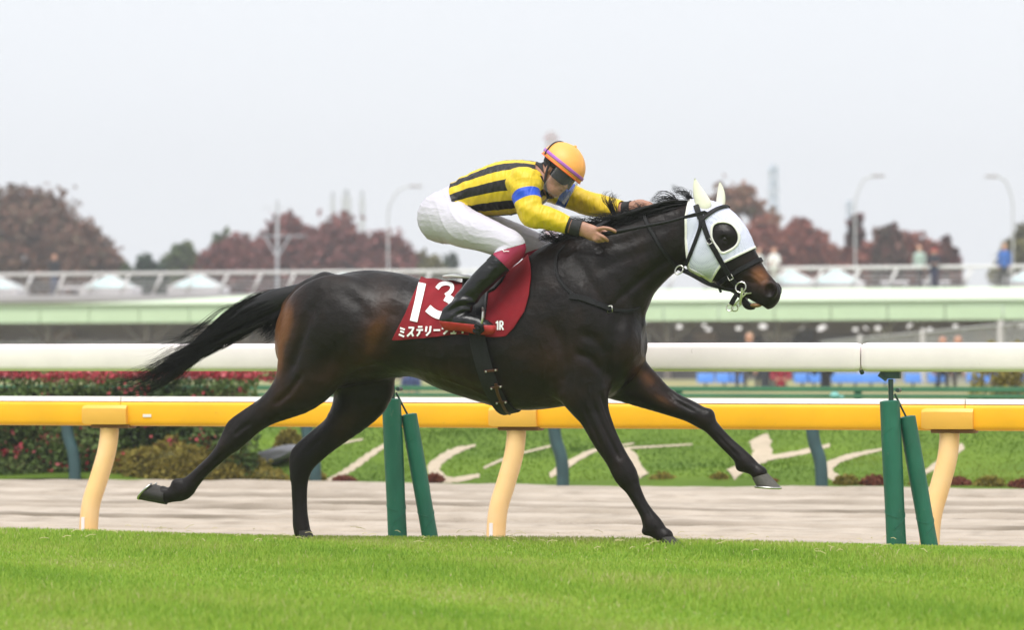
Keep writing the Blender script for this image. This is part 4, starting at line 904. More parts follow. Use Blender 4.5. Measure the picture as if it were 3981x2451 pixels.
def carve(lines):
    "muscle valleys (depth > 0) and veins (depth < 0) drawn on the surface, alike on both flanks"
    global HV
    pn = proj_near(HV); pt = proj(HV); wgt = np.clip(np.abs(HN[:, 1]) * 1.7, 0, 1); D = np.zeros(len(HV))
    for pts, wd, dep, side in lines:
        P = spline(pts, 5) if len(pts) > 2 else np.array(pts, float); Q = pn if side == 0 else pt; d2 = np.full(len(HV), 1e9); tt = np.zeros(len(HV)); m = len(P)
        for k in range(m - 1):
            a, b = P[k], P[k + 1]; e = b - a; w = Q - a; t = np.clip((w @ e) / (e @ e + 1e-9), 0, 1); q = w - t[:, None] * e; dd = (q * q).sum(1); u_ = dd < d2; d2 = np.where(u_, dd, d2); tt = np.where(u_, (k + t) / (m - 1), tt)
        f = np.exp(-d2 / wd ** 2) * np.clip(np.minimum(tt, 1 - tt) * 5, 0, 1)
        if side: f = f * (HV[:, 1] * side > 0.0)
        D += dep * f
    HV = HV - HN * (D * wgt)[:, None]
ribs = [([(1640 + 44 * k, 1340), (1652 + 44 * k, 1420), (1676 + 44 * k, 1500)], 12, .0022, 0) for k in range(7)]
carve([([(2402, 1170), (2397, 1270), (2388, 1350), (2372, 1440), (2352, 1510)], 26, .019, 0), ([(2140, 1230), (2178, 1340), (2190, 1440), (2172, 1545)], 26, .017, 0), ([(2220, 990), (2285, 1085), (2350, 1180), (2392, 1235)], 26, .014, 0),
    ([(2225, 1370), (2295, 1398), (2345, 1455)], 17, .014, 0), ([(2240, 1290), (2320, 1330), (2372, 1400)], 22, .009, 0), ([(2290, 1535), (2335, 1640), (2385, 1740), (2412, 1800)], 9, .012, -1), ([(2332, 1525), (2368, 1620), (2402, 1700)], 8, .010, -1), ([(2262, 1560), (2310, 1680), (2350, 1760)], 8, .008, -1),
    ([(1545, 1170), (1500, 1290), (1450, 1395)], 45, .022, 0), ([(1510, 1432), (1420, 1442), (1340, 1492), (1268, 1532)], 15, .014, -1), ([(1245, 1120), (1192, 1250), (1150, 1380), (1108, 1485)], 20, .016, 0), ([(1320, 1120), (1395, 1190), (1445, 1270)], 28, .010, 0),
    ([(1185, 1435), (1122, 1528), (1058, 1582)], 11, .011, -1), ([(1330, 1300), (1290, 1400), (1250, 1490)], 26, .009, -1), ([(2360, 1205), (2470, 1110), (2560, 1040), (2650, 990)], 15, .012, 0), ([(2240, 975), (2400, 950), (2540, 900), (2650, 862)], 22, .007, 0), ([(2300, 1060), (2420, 1010), (2560, 960)], 26, .006, 0),
    ([(1560, 1445), (1750, 1490), (2000, 1545)], 20, .007, 0), ([(2470, 1905), (2500, 1965), (2530, 2025)], 5, .005, -1), ([(878, 1758), (810, 1820), (742, 1885)], 5, .005, -1), ([(985, 1640), (935, 1672), (905, 1700)], 8, .008, -1), ([(2780, 1680), (2830, 1735), (2880, 1785)], 5, .005, 1), ([(1176, 1850), (1178, 1930), (1180, 2010)], 5, .005, 1), ([(1260, 1700), (1215, 1735), (1180, 1775)], 8, .008, 1),
    ([(2600, 1545), (2660, 1580), (2710, 1605)], 7, .007, 1), ([(2500, 1440), (2570, 1510), (2640, 1560)], 9, .009, 1), ([(2872, 1078), (2915, 1098), (2950, 1100)], 7, .005, 0), ([(2890, 1030), (2935, 1062), (2975, 1090)], 5, -.003, 0), ([(2900, 1065), (2940, 1085), (2962, 1112)], 4, -.003, 0),
    ([(1700, 1470), (1820, 1510), (1930, 1560)], 5, -.0035, 0), ([(2280, 1480), (2300, 1560), (2330, 1640), (2380, 1740)], 4, -.003, -1), ([(2080, 1300), (2130, 1400), (2100, 1500)], 5, -.003, 0), ([(1250, 1560), (1180, 1590), (1090, 1610), (1010, 1660)], 4, -.003, -1)] + ribs)
HV = relax(HV, HQ, 1, .3); HN = normals(HV, HQ)
hp = proj(HV); hpn = proj_near(HV)
def blob(P, x, y, rx, ry, rot=0.0):
    c, s = math.cos(R(rot)), math.sin(R(rot)); dx, dy = P[:, 0] - x, P[:, 1] - y
    return np.exp(-(((dx * c + dy * s) / rx) ** 2 + ((-dx * s + dy * c) / ry) ** 2))
tan = (1.0 * blob(hp, 2955, 1070, 38, 52, -35) + .95 * blob(hp, 1098, 1270, 48, 130, 12) + .55 * blob(hp, 1080, 1420, 30, 90) + .6 * blob(hp, 1440, 1330, 55, 110, 15) + .35 * blob(hp, 1500, 1200, 60, 90)
       + .75 * blob(hp, 2510, 1470, 60, 36, 40) + .6 * blob(hp, 2575, 1555, 60, 22, 30) + .35 * blob(hp, 1760, 1480, 200, 60, 12) + .3 * blob(hp, 2140, 1380, 110, 110) + .28 * blob(hp, 2460, 1370, 50, 70)
       + .35 * blob(hp, 1290, 1460, 110, 60, -30) + .3 * blob(hp, 1340, 1650, 70, 40, -45) + .3 * blob(hp, 1120, 1540, 80, 40, -35) + .3 * blob(hp, 2150, 1560, 90, 40))
body_me = mk_mesh('body', HV, HQ); attr(body_me, 'tan', np.clip(tan, 0, 1))
attr(body_me, 'dust', np.clip(blob(hp, 2235, 1085, 40, 90, 35) * .55 + blob(hp, 1585, 1150, 30, 90, 20) * .6, 0, 1))
def coat_mat():
    m = bpy.data.materials.new('bay_coat'); m.use_nodes = True; t = m.node_tree; b = t.nodes['Principled BSDF']
    a = t.nodes.new('ShaderNodeAttribute'); a.attribute_name = 'tan'
    tc = t.nodes.new('ShaderNodeTexCoord')
    n = t.nodes.new('ShaderNodeTexNoise'); n.inputs['Scale'].default_value = 9; n.inputs['Detail'].default_value = 6; t.links.new(tc.outputs['Object'], n.inputs['Vector'])
    ma = t.nodes.new('ShaderNodeMath'); ma.operation = 'MULTIPLY_ADD'; ma.inputs[1].default_value = .5; ma.inputs[2].default_value = -.25; t.links.new(n.outputs['Fac'], ma.inputs[0])
    ad = t.nodes.new('ShaderNodeMath'); ad.operation = 'ADD'; t.links.new(ma.outputs[0], ad.inputs[0]); t.links.new(a.outputs['Fac'], ad.inputs[1])
    rp = t.nodes.new('ShaderNodeValToRGB'); el = rp.color_ramp.elements; el.new(.45)
    el[0].position = 0.0; el[0].color = (.0074, .0048, .0038, 1); el[1].position = .45; el[1].color = (.034, .0145, .0075, 1); el[2].position = 1.0; el[2].color = (.19, .072, .024, 1)
    t.links.new(ad.outputs[0], rp.inputs['Fac'])
    # fine lie of the hair, and dried sweat
    mp = t.nodes.new('ShaderNodeMapping'); mp.inputs['Scale'].default_value = (60, 260, 200); mp.inputs['Rotation'].default_value = (0, R(18), 0); t.links.new(tc.outputs['Object'], mp.inputs['Vector'])
    n2 = t.nodes.new('ShaderNodeTexNoise'); n2.inputs['Scale'].default_value = 1.0; n2.inputs['Detail'].default_value = 3; t.links.new(mp.outputs['Vector'], n2.inputs['Vector'])
    hr = t.nodes.new('ShaderNodeMixRGB'); hr.blend_type = 'MULTIPLY'; hr.inputs['Fac'].default_value = .35; t.links.new(rp.outputs['Color'], hr.inputs['Color1']); t.links.new(n2.outputs['Fac'], hr.inputs['Color2'])
    d = t.nodes.new('ShaderNodeAttribute'); d.attribute_name = 'dust'
    n3 = t.nodes.new('ShaderNodeTexNoise'); n3.inputs['Scale'].default_value = 1.0; n3.inputs['Detail'].default_value = 4
    mp3 = t.nodes.new('ShaderNodeMapping'); mp3.inputs['Scale'].default_value = (90, 90, 26); mp3.inputs['Rotation'].default_value = (0, R(-35), 0); t.links.new(tc.outputs['Object'], mp3.inputs['Vector']); t.links.new(mp3.outputs['Vector'], n3.inputs['Vector'])
    mr = t.nodes.new('ShaderNodeMapRange'); mr.inputs[1].default_value = .58; mr.inputs[2].default_value = .75; t.links.new(n3.outputs['Fac'], mr.inputs[0])
    mu = t.nodes.new('ShaderNodeMath'); mu.operation = 'MULTIPLY'; t.links.new(mr.outputs[0], mu.inputs[0]); t.links.new(d.outputs['Fac'], mu.inputs[1])
    mx = t.nodes.new('ShaderNodeMixRGB'); mx.inputs['Color2'].default_value = (.05, .046, .044, 1); t.links.new(mu.outputs[0], mx.inputs['Fac']); t.links.new(hr.outputs['Color'], mx.inputs['Color1'])
    t.links.new(mx.outputs['Color'], b.inputs['Base Color'])
    b.inputs['Roughness'].default_value = .40; b.inputs['Specular IOR Level'].default_value = .21; b.inputs['Sheen Weight'].default_value = .0; b.inputs['Sheen Roughness'].default_value = .4
    nr = t.nodes.new('ShaderNodeTexNoise'); nr.inputs['Scale'].default_value = 5.5; nr.inputs['Detail'].default_value = 7; t.links.new(tc.outputs['Object'], nr.inputs['Vector'])
    rr_ = t.nodes.new('ShaderNodeMapRange'); rr_.inputs[1].default_value = .35; rr_.inputs[2].default_value = .65; rr_.inputs[3].default_value = .30; rr_.inputs[4].default_value = .56; t.links.new(nr.outputs['Fac'], rr_.inputs[0]); t.links.new(rr_.outputs[0], b.inputs['Roughness'])
    # veins and slight skin relief
    n4 = t.nodes.new('ShaderNodeTexNoise'); n4.inputs['Scale'].default_value = 17; n4.inputs['Detail'].default_value = 5; t.links.new(tc.outputs['Object'], n4.inputs['Vector'])
    b4 = t.nodes.new('ShaderNodeBump'); b4.inputs['Strength'].default_value = .35; b4.inputs['Distance'].default_value = .02; t.links.new(n4.outputs['Fac'], b4.inputs['Height'])
    b5 = t.nodes.new('ShaderNodeBump'); b5.inputs['Strength'].default_value = .25; b5.inputs['Distance'].default_value = .003; t.links.new(n2.outputs['Fac'], b5.inputs['Height']); t.links.new(b4.outputs['Normal'], b5.inputs['Normal'])
    t.links.new(b5.outputs['Normal'], b.inputs['Normal'])
    return m
M_COAT = coat_mat()
obj('body', body_me, M_COAT, horse)
M_HAIR = pmat('black_hair', (.0045, .004, .0042), rough=.45, var=.4, scale=40, spec=.3)
M_LEATHER = pmat('black_leather', (.0045, .0045, .005), rough=.5, var=.25, scale=30, bump=.3, bscale=200, spec=.25)
M_STEEL = pmat('steel', (.55, .54, .50), rough=.28, var=.1, scale=20, metal=1.0)
M_TANLEATHER = pmat('brown_leather', (.085, .024, .016), rough=.45, var=.25, scale=60)
HB = BVHTree.FromPolygons([tuple(p) for p in HV], HQ.tolist())
CAM_L = Vector((Matrix.Rotation(TH, 3, 'Z') @ Vector((0, -DIST, CAMZ))))
def cast(px, py, bvh=HB):
    dw = Vector(((px - CX) / F_PX, 1.0, -(py - YH) / F_PX)); d = (Matrix.Rotation(TH, 3, 'Z') @ dw).normalized()
    h = bvh.ray_cast(CAM_L, d)
    return (h[0], h[1]) if h[0] is not None else (None, None)
def ribbon(mb, pts, nrm, width, thick, closed=False):
    "strap: flat box section following points with surface normals"
    m = len(pts); V = []; Fs = []
    wid = width if hasattr(width, '__len__') else [width] * m
    for i in range(m):
        a = pts[(i - 1) % m] if closed else pts[max(i - 1, 0)]; b = pts[(i + 1) % m] if closed else pts[min(i + 1, m - 1)]
        t = (b - a).normalized(); n = (nrm[i] - t * nrm[i].dot(t)).normalized(); s = n.cross(t)
        w = wid[i] / 2
        V += [pts[i] + s * w, pts[i] + s * w * .8 + n * thick, pts[i] - s * w * .8 + n * thick, pts[i] - s * w, pts[i] - n * thick * .8]
    for i in range(m if closed else m - 1):
        j = (i + 1) % m
        for k in range(5):
            k2 = (k + 1) % 5; Fs.append((i * 5 + k, j * 5 + k, j * 5 + k2, i * 5 + k2))
    if not closed: Fs += [(0, 1, 2, 3, 4), tuple((m - 1) * 5 + k for k in (4, 3, 2, 1, 0))]
    mb.add(V, Fs)
def mirror(p): return Vector((p.x, -p.y, p.z))
def surf_strap(name, path, width_px, lift=.004, thick=.004, mat=None, parent=None, both=True, bvh=None, steps=6, smoothn=3, fallback=None):
    P = spline(path, steps); pts = []; nn = []
    for x, y in P[:, :2]:
        h, n = cast(x, y, bvh or HB)
        if h is None or (fallback is not None and h.y > fallback + .12):
            if fallback is None: continue
            h = Vector(loc(x, y, fallback)); n = Vector((0, -1, 0))
        pts.append(h); nn.append(n)
    for _ in range(smoothn):
        nn = [(nn[max(i - 1, 0)] + nn[i] * 2 + nn[min(i + 1, len(nn) - 1)]).normalized() for i in range(len(nn))]
        pts = [pts[0]] + [(pts[i - 1] + pts[i] * 2 + pts[i + 1]) / 4 for i in range(1, len(pts) - 1)] + [pts[-1]]
    pts = [p + n * lift for p, n in zip(pts, nn)]
    mb = MB(); ribbon(mb, pts, nn, width_px / PXM, thick)
    if both: ribbon(mb, [mirror(p) for p in pts][::-1], [mirror(n) for n in nn][::-1], width_px / PXM, thick)
    return mb.build(name, mat, parent, angle=50)
def ring_strap(name, c, d1, width, lift=.004, thick=.005, mat=None, parent=None, n=56, a0=0.0, a1=360.0, bvh=None):
    "strap round the body in the plane spanned by the lateral axis and d1"
    c = Vector(c); d1 = Vector(d1).normalized(); e = Vector((0, -1, 0)); pl = d1.cross(e); pts = []; nn = []
    full = abs(a1 - a0) >= 360
    for k in range(n if full else n + 1):
        a = R(a0 + (a1 - a0) * k / n); d = d1 * math.cos(a) + e * math.sin(a)
        h = (bvh or HB).ray_cast(c, d)
        if h[0] is None: continue
        pts.append(h[0]); nn.append(d)
    for _ in range(2):
        m = len(pts)
        if full: pts = [(pts[i - 1] + pts[i] * 2 + pts[(i + 1) % m]) / 4 for i in range(m)]
    pts = [p + q * lift for p, q in zip(pts, nn)]
    mb = MB(); ribbon(mb, pts, nn, width, thick, closed=full)
    return mb.build(name, mat, parent, angle=50)
def vloc(x, y, v=0.0): return Vector(loc(x, y, v))

# ---- hooves (each its own part with a shoe)
M_HOOF = pmat('hoof_horn', (.022, .019, .016), rough=.6, var=.35, scale=60, bump=.4, stretch=(1, 1, 6))
M_HOOFG = pmat('grey_hoof_horn', (.085, .078, .068), rough=.65, var=.3, scale=60, bump=.4, stretch=(1, 1, 6))
def hoof(cor, toe, heel, v, mat, dirpx, half=.05):
    "cor: coronet ends (front, back) in photo px; toe, heel: ground surface ends"
    cf, cb = vloc(*cor[0], v), vloc(*cor[1], v); t_, h_ = vloc(*toe, v), vloc(*heel, v)
    V = []; n = 20; rows = 7
    for j in range(rows):
        f = j / (rows - 1); a = cf.lerp(t_, f); b = cb.lerp(h_, f); c = (a + b) / 2; ax = (a - b) / 2
        w = (half * .86) + (half * .22) * f
        for k in range(n):
            th = 2 * math.pi * k / n; cs, sn = math.cos(th), math.sin(th)
            flat = .82 if cs < -.5 else 1.0
            V.append(c + ax * cs * flat + Vector((0, w * sn, 0)) * (1 if cs > -.3 else .86))
    Fs = [(j * n + k, j * n + (k + 1) % n, (j + 1) * n + (k + 1) % n, (j + 1) * n + k) for j in range(rows - 1) for k in range(n)]
    Fs += [tuple(range(n - 1, -1, -1)), tuple((rows - 1) * n + k for k in range(n))]
    o = MB().add(V, Fs).build('hoof', mat, horse, angle=45)
    dn = (t_ - h_).normalized().cross(Vector((0, 1, 0)))
    if dn.dot((t_ + h_) / 2 - (cf + cb) / 2) < 0: dn = -dn
    pts = []
    for k in range(15):
        th = math.pi * (-.82 + 1.64 * k / 14); c = (t_ + h_) / 2; ax = (t_ - h_) / 2
        pts.append(c + ax * math.cos(th) * .98 + Vector((0, half * 1.02 * math.sin(th), 0)) + dn * .004)
    MB().tube(pts, .0065, 6).build('horseshoe', M_STEEL, o, smooth=True)
    return o
hoof(((2986, 1842), (2918, 1862)), (3036, 1897), (2932, 1890), .13, M_HOOFG, None)
hoof(((646, 1964), (646, 1890)), (541, 1944), (606, 1878), -.13, M_HOOF, None, .056)
hoof(((2612, 2082), (2556, 2100)), (2656, 2122), (2574, 2126), -.14, M_HOOF, None)
hoof(((1206, 2062), (1146, 2066)), (1228, 2108), (1148, 2112), .13, M_HOOF, None)

# ---- eyes
M_EYE = pmat('dark_eye', (.006, .004, .003), rough=.22, var=.2, scale=20, spec=.3)
for sg in (-1, 1):
    e = loc(2817, 930, -.09); h = HB.ray_cast(Vector((e[0], sg * .5, e[2])), Vector((0, -sg, 0)))
    y = h[0].y - sg * .013
    eo = MB().sphere((e[0], y, e[2]), (.021, .017, .017), 18, 12).build('eye', M_EYE, horse, smooth=True)
    lid = MB()
    for zz, q in ((.010, 1), (-.012, -1)):
        pts = [Vector((e[0] + .028 * math.cos(a), y + sg * (.012 - .012 * abs(math.cos(a))), e[2] + (zz if q > 0 else zz) + q * .008 * math.sin(a))) for a in np.linspace(0, math.pi, 9)]
        lid.tube(pts, [.002, .004, .0055, .006, .006, .006, .0055, .004, .002], 6)
    lid.build('eyelid', M_COAT, eo, smooth=True)

# ---- hair
def strands(name, guide, n, width, mat, parent, seed, s0=(0, .3), s1=(.6, 1.0), curl=.012, spreadv=.5, samples=14, droop=0.0, jit=.08):
    "guide rows: photo x, y, v, half width px; strands run along it"
    g = np.array([(*loc(x, y, v), h / PXM) for x, y, v, h in guide]); G = spline(g, 8); m = len(G)
    tng = np.gradient(G[:, :3], axis=0); tng /= np.linalg.norm(tng, axis=1, keepdims=True)
    acr = np.stack([-tng[:, 2], np.zeros(m), tng[:, 0]], 1); acr /= np.linalg.norm(acr, axis=1, keepdims=True) + 1e-9
    r = np.random.default_rng(seed); V = []; Fs = []; nl = max(6, n // 26); lock_a = np.clip(r.normal(0, .5, nl), -1.1, 1.1); lock_b = np.clip(r.normal(0, .45, nl), -1, 1); lock_e = r.beta(1.5, 1.6, nl); lock_p = r.uniform(0, 6.28, (nl, 2)); lock_f = r.uniform(1.2, 3.2, nl)
    for i in range(n):
        q_ = r.integers(0, nl); a = lock_a[q_] + r.normal(0, jit); b = (lock_b[q_] + r.normal(0, jit * 1.3)) * spreadv
        A, B = r.uniform(*s0), s1[0] + (s1[1] - s1[0]) * (.55 * lock_e[q_] + .45 * r.beta(1.6, 2.0)); f = np.linspace(A, B, samples); x = f * (m - 1); i0 = np.clip(x.astype(int), 0, m - 2); fr = (x - i0)[:, None]
        c = G[i0, :3] * (1 - fr) + G[i0 + 1, :3] * fr; ac = acr[i0]; hw = (G[i0, 3:] * (1 - fr) + G[i0 + 1, 3:] * fr)
        ph, ph2, fq = lock_p[q_, 0] + r.normal(0, .35), lock_p[q_, 1] + r.normal(0, .35), lock_f[q_] + r.normal(0, .2)
        t = (f - A) / (B - A + 1e-6)
        grow = (.55 + .75 * t)[:, None]
        p = c + ac * hw * a * grow + np.array((0, 1, 0)) * hw * b * grow + ac * (np.sin(fq * 3 * t + ph) * curl * t)[:, None] + np.array((0, 1, 0)) * (np.sin(fq * 2.4 * t + ph2) * curl * t)[:, None]
        p[:, 2] -= droop * (t ** 2)
        w = width * (1 - .85 * t ** 2) * r.uniform(.6, 1.3)
        k = len(V) // 1; k = len(V) * 3 * samples
        sd = np.stack([ac * w[:, None], np.tile((0, -1., 0), (samples, 1)) * w[:, None] - ac * w[:, None] * .5, np.tile((0, 1., 0), (samples, 1)) * w[:, None] - ac * w[:, None] * .5], 1)
        V.append((p[:, None, :] + sd).reshape(-1, 3))
    base = np.array([(j * 3 + q, j * 3 + (q + 1) % 3, (j + 1) * 3 + (q + 1) % 3, (j + 1) * 3 + q) for j in range(samples - 1) for q in range(3)])
    Fq = np.vstack([base + i * 3 * samples for i in range(n)])
    return obj(name, mk_mesh(name, np.vstack(V), Fq), mat, parent)
TAIL = [(1240, 1110, 0, 22), (1150, 1148, 0, 46), (1060, 1185, 0, 66), (975, 1222, 0, 66), (895, 1272, 0, 52), (810, 1335, 0, 31), (725, 1392, 0, 25), (640, 1445, 0, 32), (560, 1482, 0, 32), (462, 1508, 0, 16)]
strands('tail', TAIL, 1250, .0015, M_HAIR, horse, 3, s0=(0, .25), s1=(.55, 1.12), curl=.03, spreadv=.7)
tail_o = strands('tail_underhair', [(1180, 1150, 0, 30), (1110, 1210, 0, 50), (1060, 1265, 0, 50), (1020, 1315, 0, 46), (985, 1352, 0, 40)], 240, .0016, M_HAIR, horse, 5, s0=(0, .3), s1=(.5, 1.0), curl=.02)
strands('tail_wisps', [(960, 1195, 0, 50), (890, 1235, 0, 60), (800, 1300, 0, 50), (700, 1365, 0, 55), (580, 1450, 0, 60), (470, 1500, 0, 50)], 320, .0009, M_HAIR, horse, 6, s0=(0, .4), s1=(.5, 1.0), curl=.05, spreadv=1)
TF = Field((-1.75, -.12, .75), (-.85, .12, 1.45), .009)
TF.chain(st([(1240, 1110, 0, 26, .04), (1150, 1146, 0, 40, .05), (1060, 1182, 0, 54, .05), (975, 1220, 0, 46, .045), (905, 1266, 0, 34, .035), (850, 1305, 0, 20, .02)]), k=.01)
tv, tq = TF.surface(); obj('tail_core', mk_mesh('tail_core', tv, tq), M_HAIR, horse)
# mane: thick roots on the crest plus locks blown back
strands('mane', [(2690, 792, -.02, 22), (2610, 806, -.03, 30), (2520, 836, -.04, 32), (2440, 862, -.05, 30), (2350, 888, -.05, 32), (2250, 905, -.05, 30), (2150, 935, -.04, 26), (2090, 965, -.03, 12)], 900, .0026, M_HAIR, horse, 8, s0=(0, .82), s1=(.25, 1.0), curl=.02, spreadv=1.0, jit=.18)
for gi, (gp, cnt) in enumerate((([(2400, 850, 0, 18), (2380, 800, 0, 22), (2385, 770, .02, 26), (2400, 745, .02, 18)], 60),
        ([(2480, 830, 0, 14), (2488, 800, 0, 12), (2492, 775, 0, 6)], 26),
        ([(2700, 790, 0, 18), (2660, 770, 0, 22), (2620, 750, .02, 20), (2580, 738, .02, 12)], 42),
        ([(2690, 785, 0, 12), (2672, 755, 0, 12), (2664, 722, 0, 6)], 18),
        ([(2340, 890, -.02, 14), (2280, 880, -.02, 22), (2225, 868, -.02, 18), (2190, 868, 0, 10)], 90),
        ([(2190, 930, -.06, 20), (2150, 930, -.06, 22), (2110, 920, -.05, 16), (2085, 915, -.04, 12)], 90),
        ([(2640, 800, 0, 16), (2600, 790, 0, 26), (2560, 800, 0, 22), (2530, 815, 0, 10)], 120))):
    strands('mane_lock', gp, cnt, .0015, M_HAIR, horse, 20 + gi, s0=(0, .15), s1=(.6, 1.0), curl=.02, spreadv=1.2, samples=9, jit=.30)

# ---- hood: a shell lying on the head, open round the eyes
HOOD = [(2700, 700), (2672, 808), (2664, 845), (2664, 930), (2673, 1010), (2676, 1045), (2715, 1066), (2768, 1094), (2790, 1055), (2812, 1025), (2840, 1012), (2880, 992), (2935, 966), (2990, 950), (2900, 760), (2800, 690)]
EYEH = [(2640 + x / 4.58, 670 + y / 4.58) for x, y in spline([(598, 1060), (612, 980), (660, 928), (740, 908), (840, 915), (930, 955), (995, 1030), (1035, 1130), (1032, 1230), (985, 1310), (900, 1370), (810, 1412), (755, 1408), (700, 1330), (630, 1230), (600, 1150), (598, 1065)], 3)]
sel = (HV[:, 0] > 0.6) & (HV[:, 2] > .9)
def sub_mesh(V, T, m):
    keep = m[T].all(1); T2 = T[keep]; use = np.unique(T2); mp = np.full(len(V), -1); mp[use] = np.arange(len(use)); return V[use], mp[T2], use
hv, ht, hu = sub_mesh(HV, HT, sel); hn = HN[hu]; hpx = proj_near(hv)
g_h = np.minimum(poly_sd(hpx, HOOD), -poly_sd(hpx, EYEH))
def shell(name, V, T, N, g, off, thick, mat, parent, extra=None):
    ex = dict(n=N); ex.update(extra or {})
    v, t, e = clip(V, T, g, ex)
    me = mk_mesh(name, v + e['n'] * off, t)
    for k, x in e.items():
        if k != 'n': attr(me, k, x)
    o = obj(name, me, mat, parent); so = o.modifiers.new('thickness', 'SOLIDIFY'); so.thickness = thick; so.offset = -1.0
    return o
def mesh_fabric():
    m = bpy.data.materials.new('white_mesh_fabric'); m.use_nodes = True; t = m.node_tree; b = t.nodes['Principled BSDF']; b.inputs['Roughness'].default_value = .8
    tc = t.nodes.new('ShaderNodeTexCoord'); mp = t.nodes.new('ShaderNodeMapping'); mp.inputs['Rotation'].default_value = (0, R(38), 0); t.links.new(tc.outputs['Object'], mp.inputs['Vector'])
    v = t.nodes.new('ShaderNodeTexVoronoi'); v.inputs['Scale'].default_value = 125; v.inputs['Randomness'].default_value = .12; t.links.new(mp.outputs['Vector'], v.inputs['Vector'])
    r = t.nodes.new('ShaderNodeValToRGB'); r.color_ramp.elements[0].position = .22; r.color_ramp.elements[1].position = .36
    r.color_ramp.elements[0].color = (.30, .31, .46, 1); r.color_ramp.elements[1].color = (.60, .61, .76, 1)
    t.links.new(v.outputs['Distance'], r.inputs['Fac']); t.links.new(r.outputs['Color'], b.inputs['Base Color'])
    bp = t.nodes.new('ShaderNodeBump'); bp.inputs['Strength'].default_value = .4; bp.inputs['Distance'].default_value = .002; t.links.new(v.outputs['Distance'], bp.inputs['Height']); t.links.new(bp.outputs['Normal'], b.inputs['Normal'])
    return m
M_HOOD = mesh_fabric(); M_TRIM = pmat('cream_binding', (.74, .72, .68), rough=.7, var=.08, scale=40, bump=.2, bscale=300)
hood = shell('hood', hv, ht, hn, g_h, .007, .005, M_HOOD, horse)
shell('hood_trim', hv, ht, hn, np.minimum(g_h, 9.0 - g_h), .0095, .007, M_TRIM, hood)
# ear covers
M_EAR = pmat('cream_ear_cover', (.74, .72, .60), rough=.65, var=.06, scale=25, bump=.15, bscale=120)
def ear(path, half, v, depthm, flip):
    P = spline([(x, y, h) for (x, y), h in zip(path, half)], 5); V = []; Fs = []; n = 14
    for i, (x, y, h) in enumerate(P):
        c = vloc(x, y, v); f = i / (len(P) - 1)
        a = vloc(*(P[min(i + 1, len(P) - 1)][:2]), v) - vloc(*(P[max(i - 1, 0)][:2]), v); a.normalize(); s = a.cross(Vector((0, 1, 0)))
        for k in range(n):
            th = 2 * math.pi * k / n
            V.append(c + s * (h / PXM * math.cos(th)) + Vector((0, 1, 0)) * (depthm * (1 - f * .8) * h / 36 * math.sin(th)))
    m = len(P)
    for i in range(m - 1):
        for k in range(n): Fs.append((i * n + k, i * n + (k + 1) % n, (i + 1) * n + (k + 1) % n, (i + 1) * n + k))
    Fs += [tuple(range(n)), tuple((m - 1) * n + k for k in range(n - 1, -1, -1))]
    return MB().add(V, Fs).build('ear_cover', M_EAR, hood, smooth=True)
ear([(2748, 840), (2738, 805), (2722, 765), (2708, 725), (2701, 694)], [12, 31, 26, 14, 2.5], -.055, .030, 1)
ear([(2800, 812), (2802, 785), (2803, 755), (2801, 730), (2798, 708)], [14, 18, 15.5, 10, 2], .05, .030, 1)

# ---- bridle
bridle_pts = lambda *c: [(2100 + x / 2.16, 600 + y / 2.16) for x, y in c]
brow_c = vloc(2770, 880)
cheek = surf_strap('cheekpiece', bridle_pts((1345, 500), (1372, 580), (1420, 720), (1480, 830), (1545, 940), (1595, 1010), (1650, 1095)), 20, lift=.013, thick=.005, mat=M_LEATHER, parent=horse)
surf_strap('throat_lash', bridle_pts((1350, 530), (1350, 610), (1315, 720), (1265, 850), (1238, 925)), 15, lift=.012, thick=.005, mat=M_LEATHER, parent=horse)
surf_strap('headpiece', bridle_pts((1312, 440), (1330, 490), (1350, 545)), 22, lift=.013, thick=.005, mat=M_LEATHER, parent=horse)
surf_strap('browband', bridle_pts((1370, 545), (1420, 505), (1480, 472), (1540, 455), (1580, 458), (1600, 466)), 17, lift=.013, thick=.005, mat=M_LEATHER, parent=horse)
d_n = (vloc(2960, 1008) - vloc(2820, 1092)).normalized()
ring_strap('noseband', vloc(2892, 1050), d_n, .026, lift=.004, thick=.009, mat=M_LEATHER, parent=horse)
bk = MB()
for x, y, a in ((1430, 735, 60), (1605, 1035, 62)):
    px, py = 2100 + x / 2.16, 600 + y / 2.16; h, n = cast(px, py); ca, sa = math.cos(R(a)), math.sin(R(a))
    t1 = (vloc(px + 5 * ca, py + 5 * sa, h.y) - vloc(px, py, h.y)).normalized(); n = Vector((0, -1, 0)); t2 = n.cross(t1); c = h + n * .022
    MB().tube([c + t1 * .013 + t2 * .012, c + t1 * .013 - t2 * .012, c - t1 * .013 - t2 * .012, c - t1 * .013 + t2 * .012, c + t1 * .013 + t2 * .012], .0022, 6).build('buckle', M_STEEL, cheek, smooth=True)
bit = MB()
bc = vloc(2880, 1118, -.072)
bit.torus(bc, .027, .004, (1, 0, .1), (0, .12, 1)); bit.torus(vloc(2837, 1197, -.055), .017, .0035, (1, 0, 0), (0, .1, 1))
bit.tube([vloc(2885, 1120, -.075), vloc(2882, 1150, -.072), vloc(2876, 1185, -.066)], [.007, .008, .006], 8)
bit.tube([vloc(2905, 1138, -.07), vloc(2875, 1165, -.07), vloc(2852, 1190, -.06)], .004, 6)
bit.tube([vloc(2880, 1135, -.074), vloc(2905, 1142, -.066), vloc(2920, 1140, -.05)], .004, 6)
V0 = list(bit.v); bit.add([(x, -y, z) for x, y, z in V0], [tuple(reversed(f)) for f in list(bit.f)])
bit.build('bit', M_STEEL, horse, smooth=True)
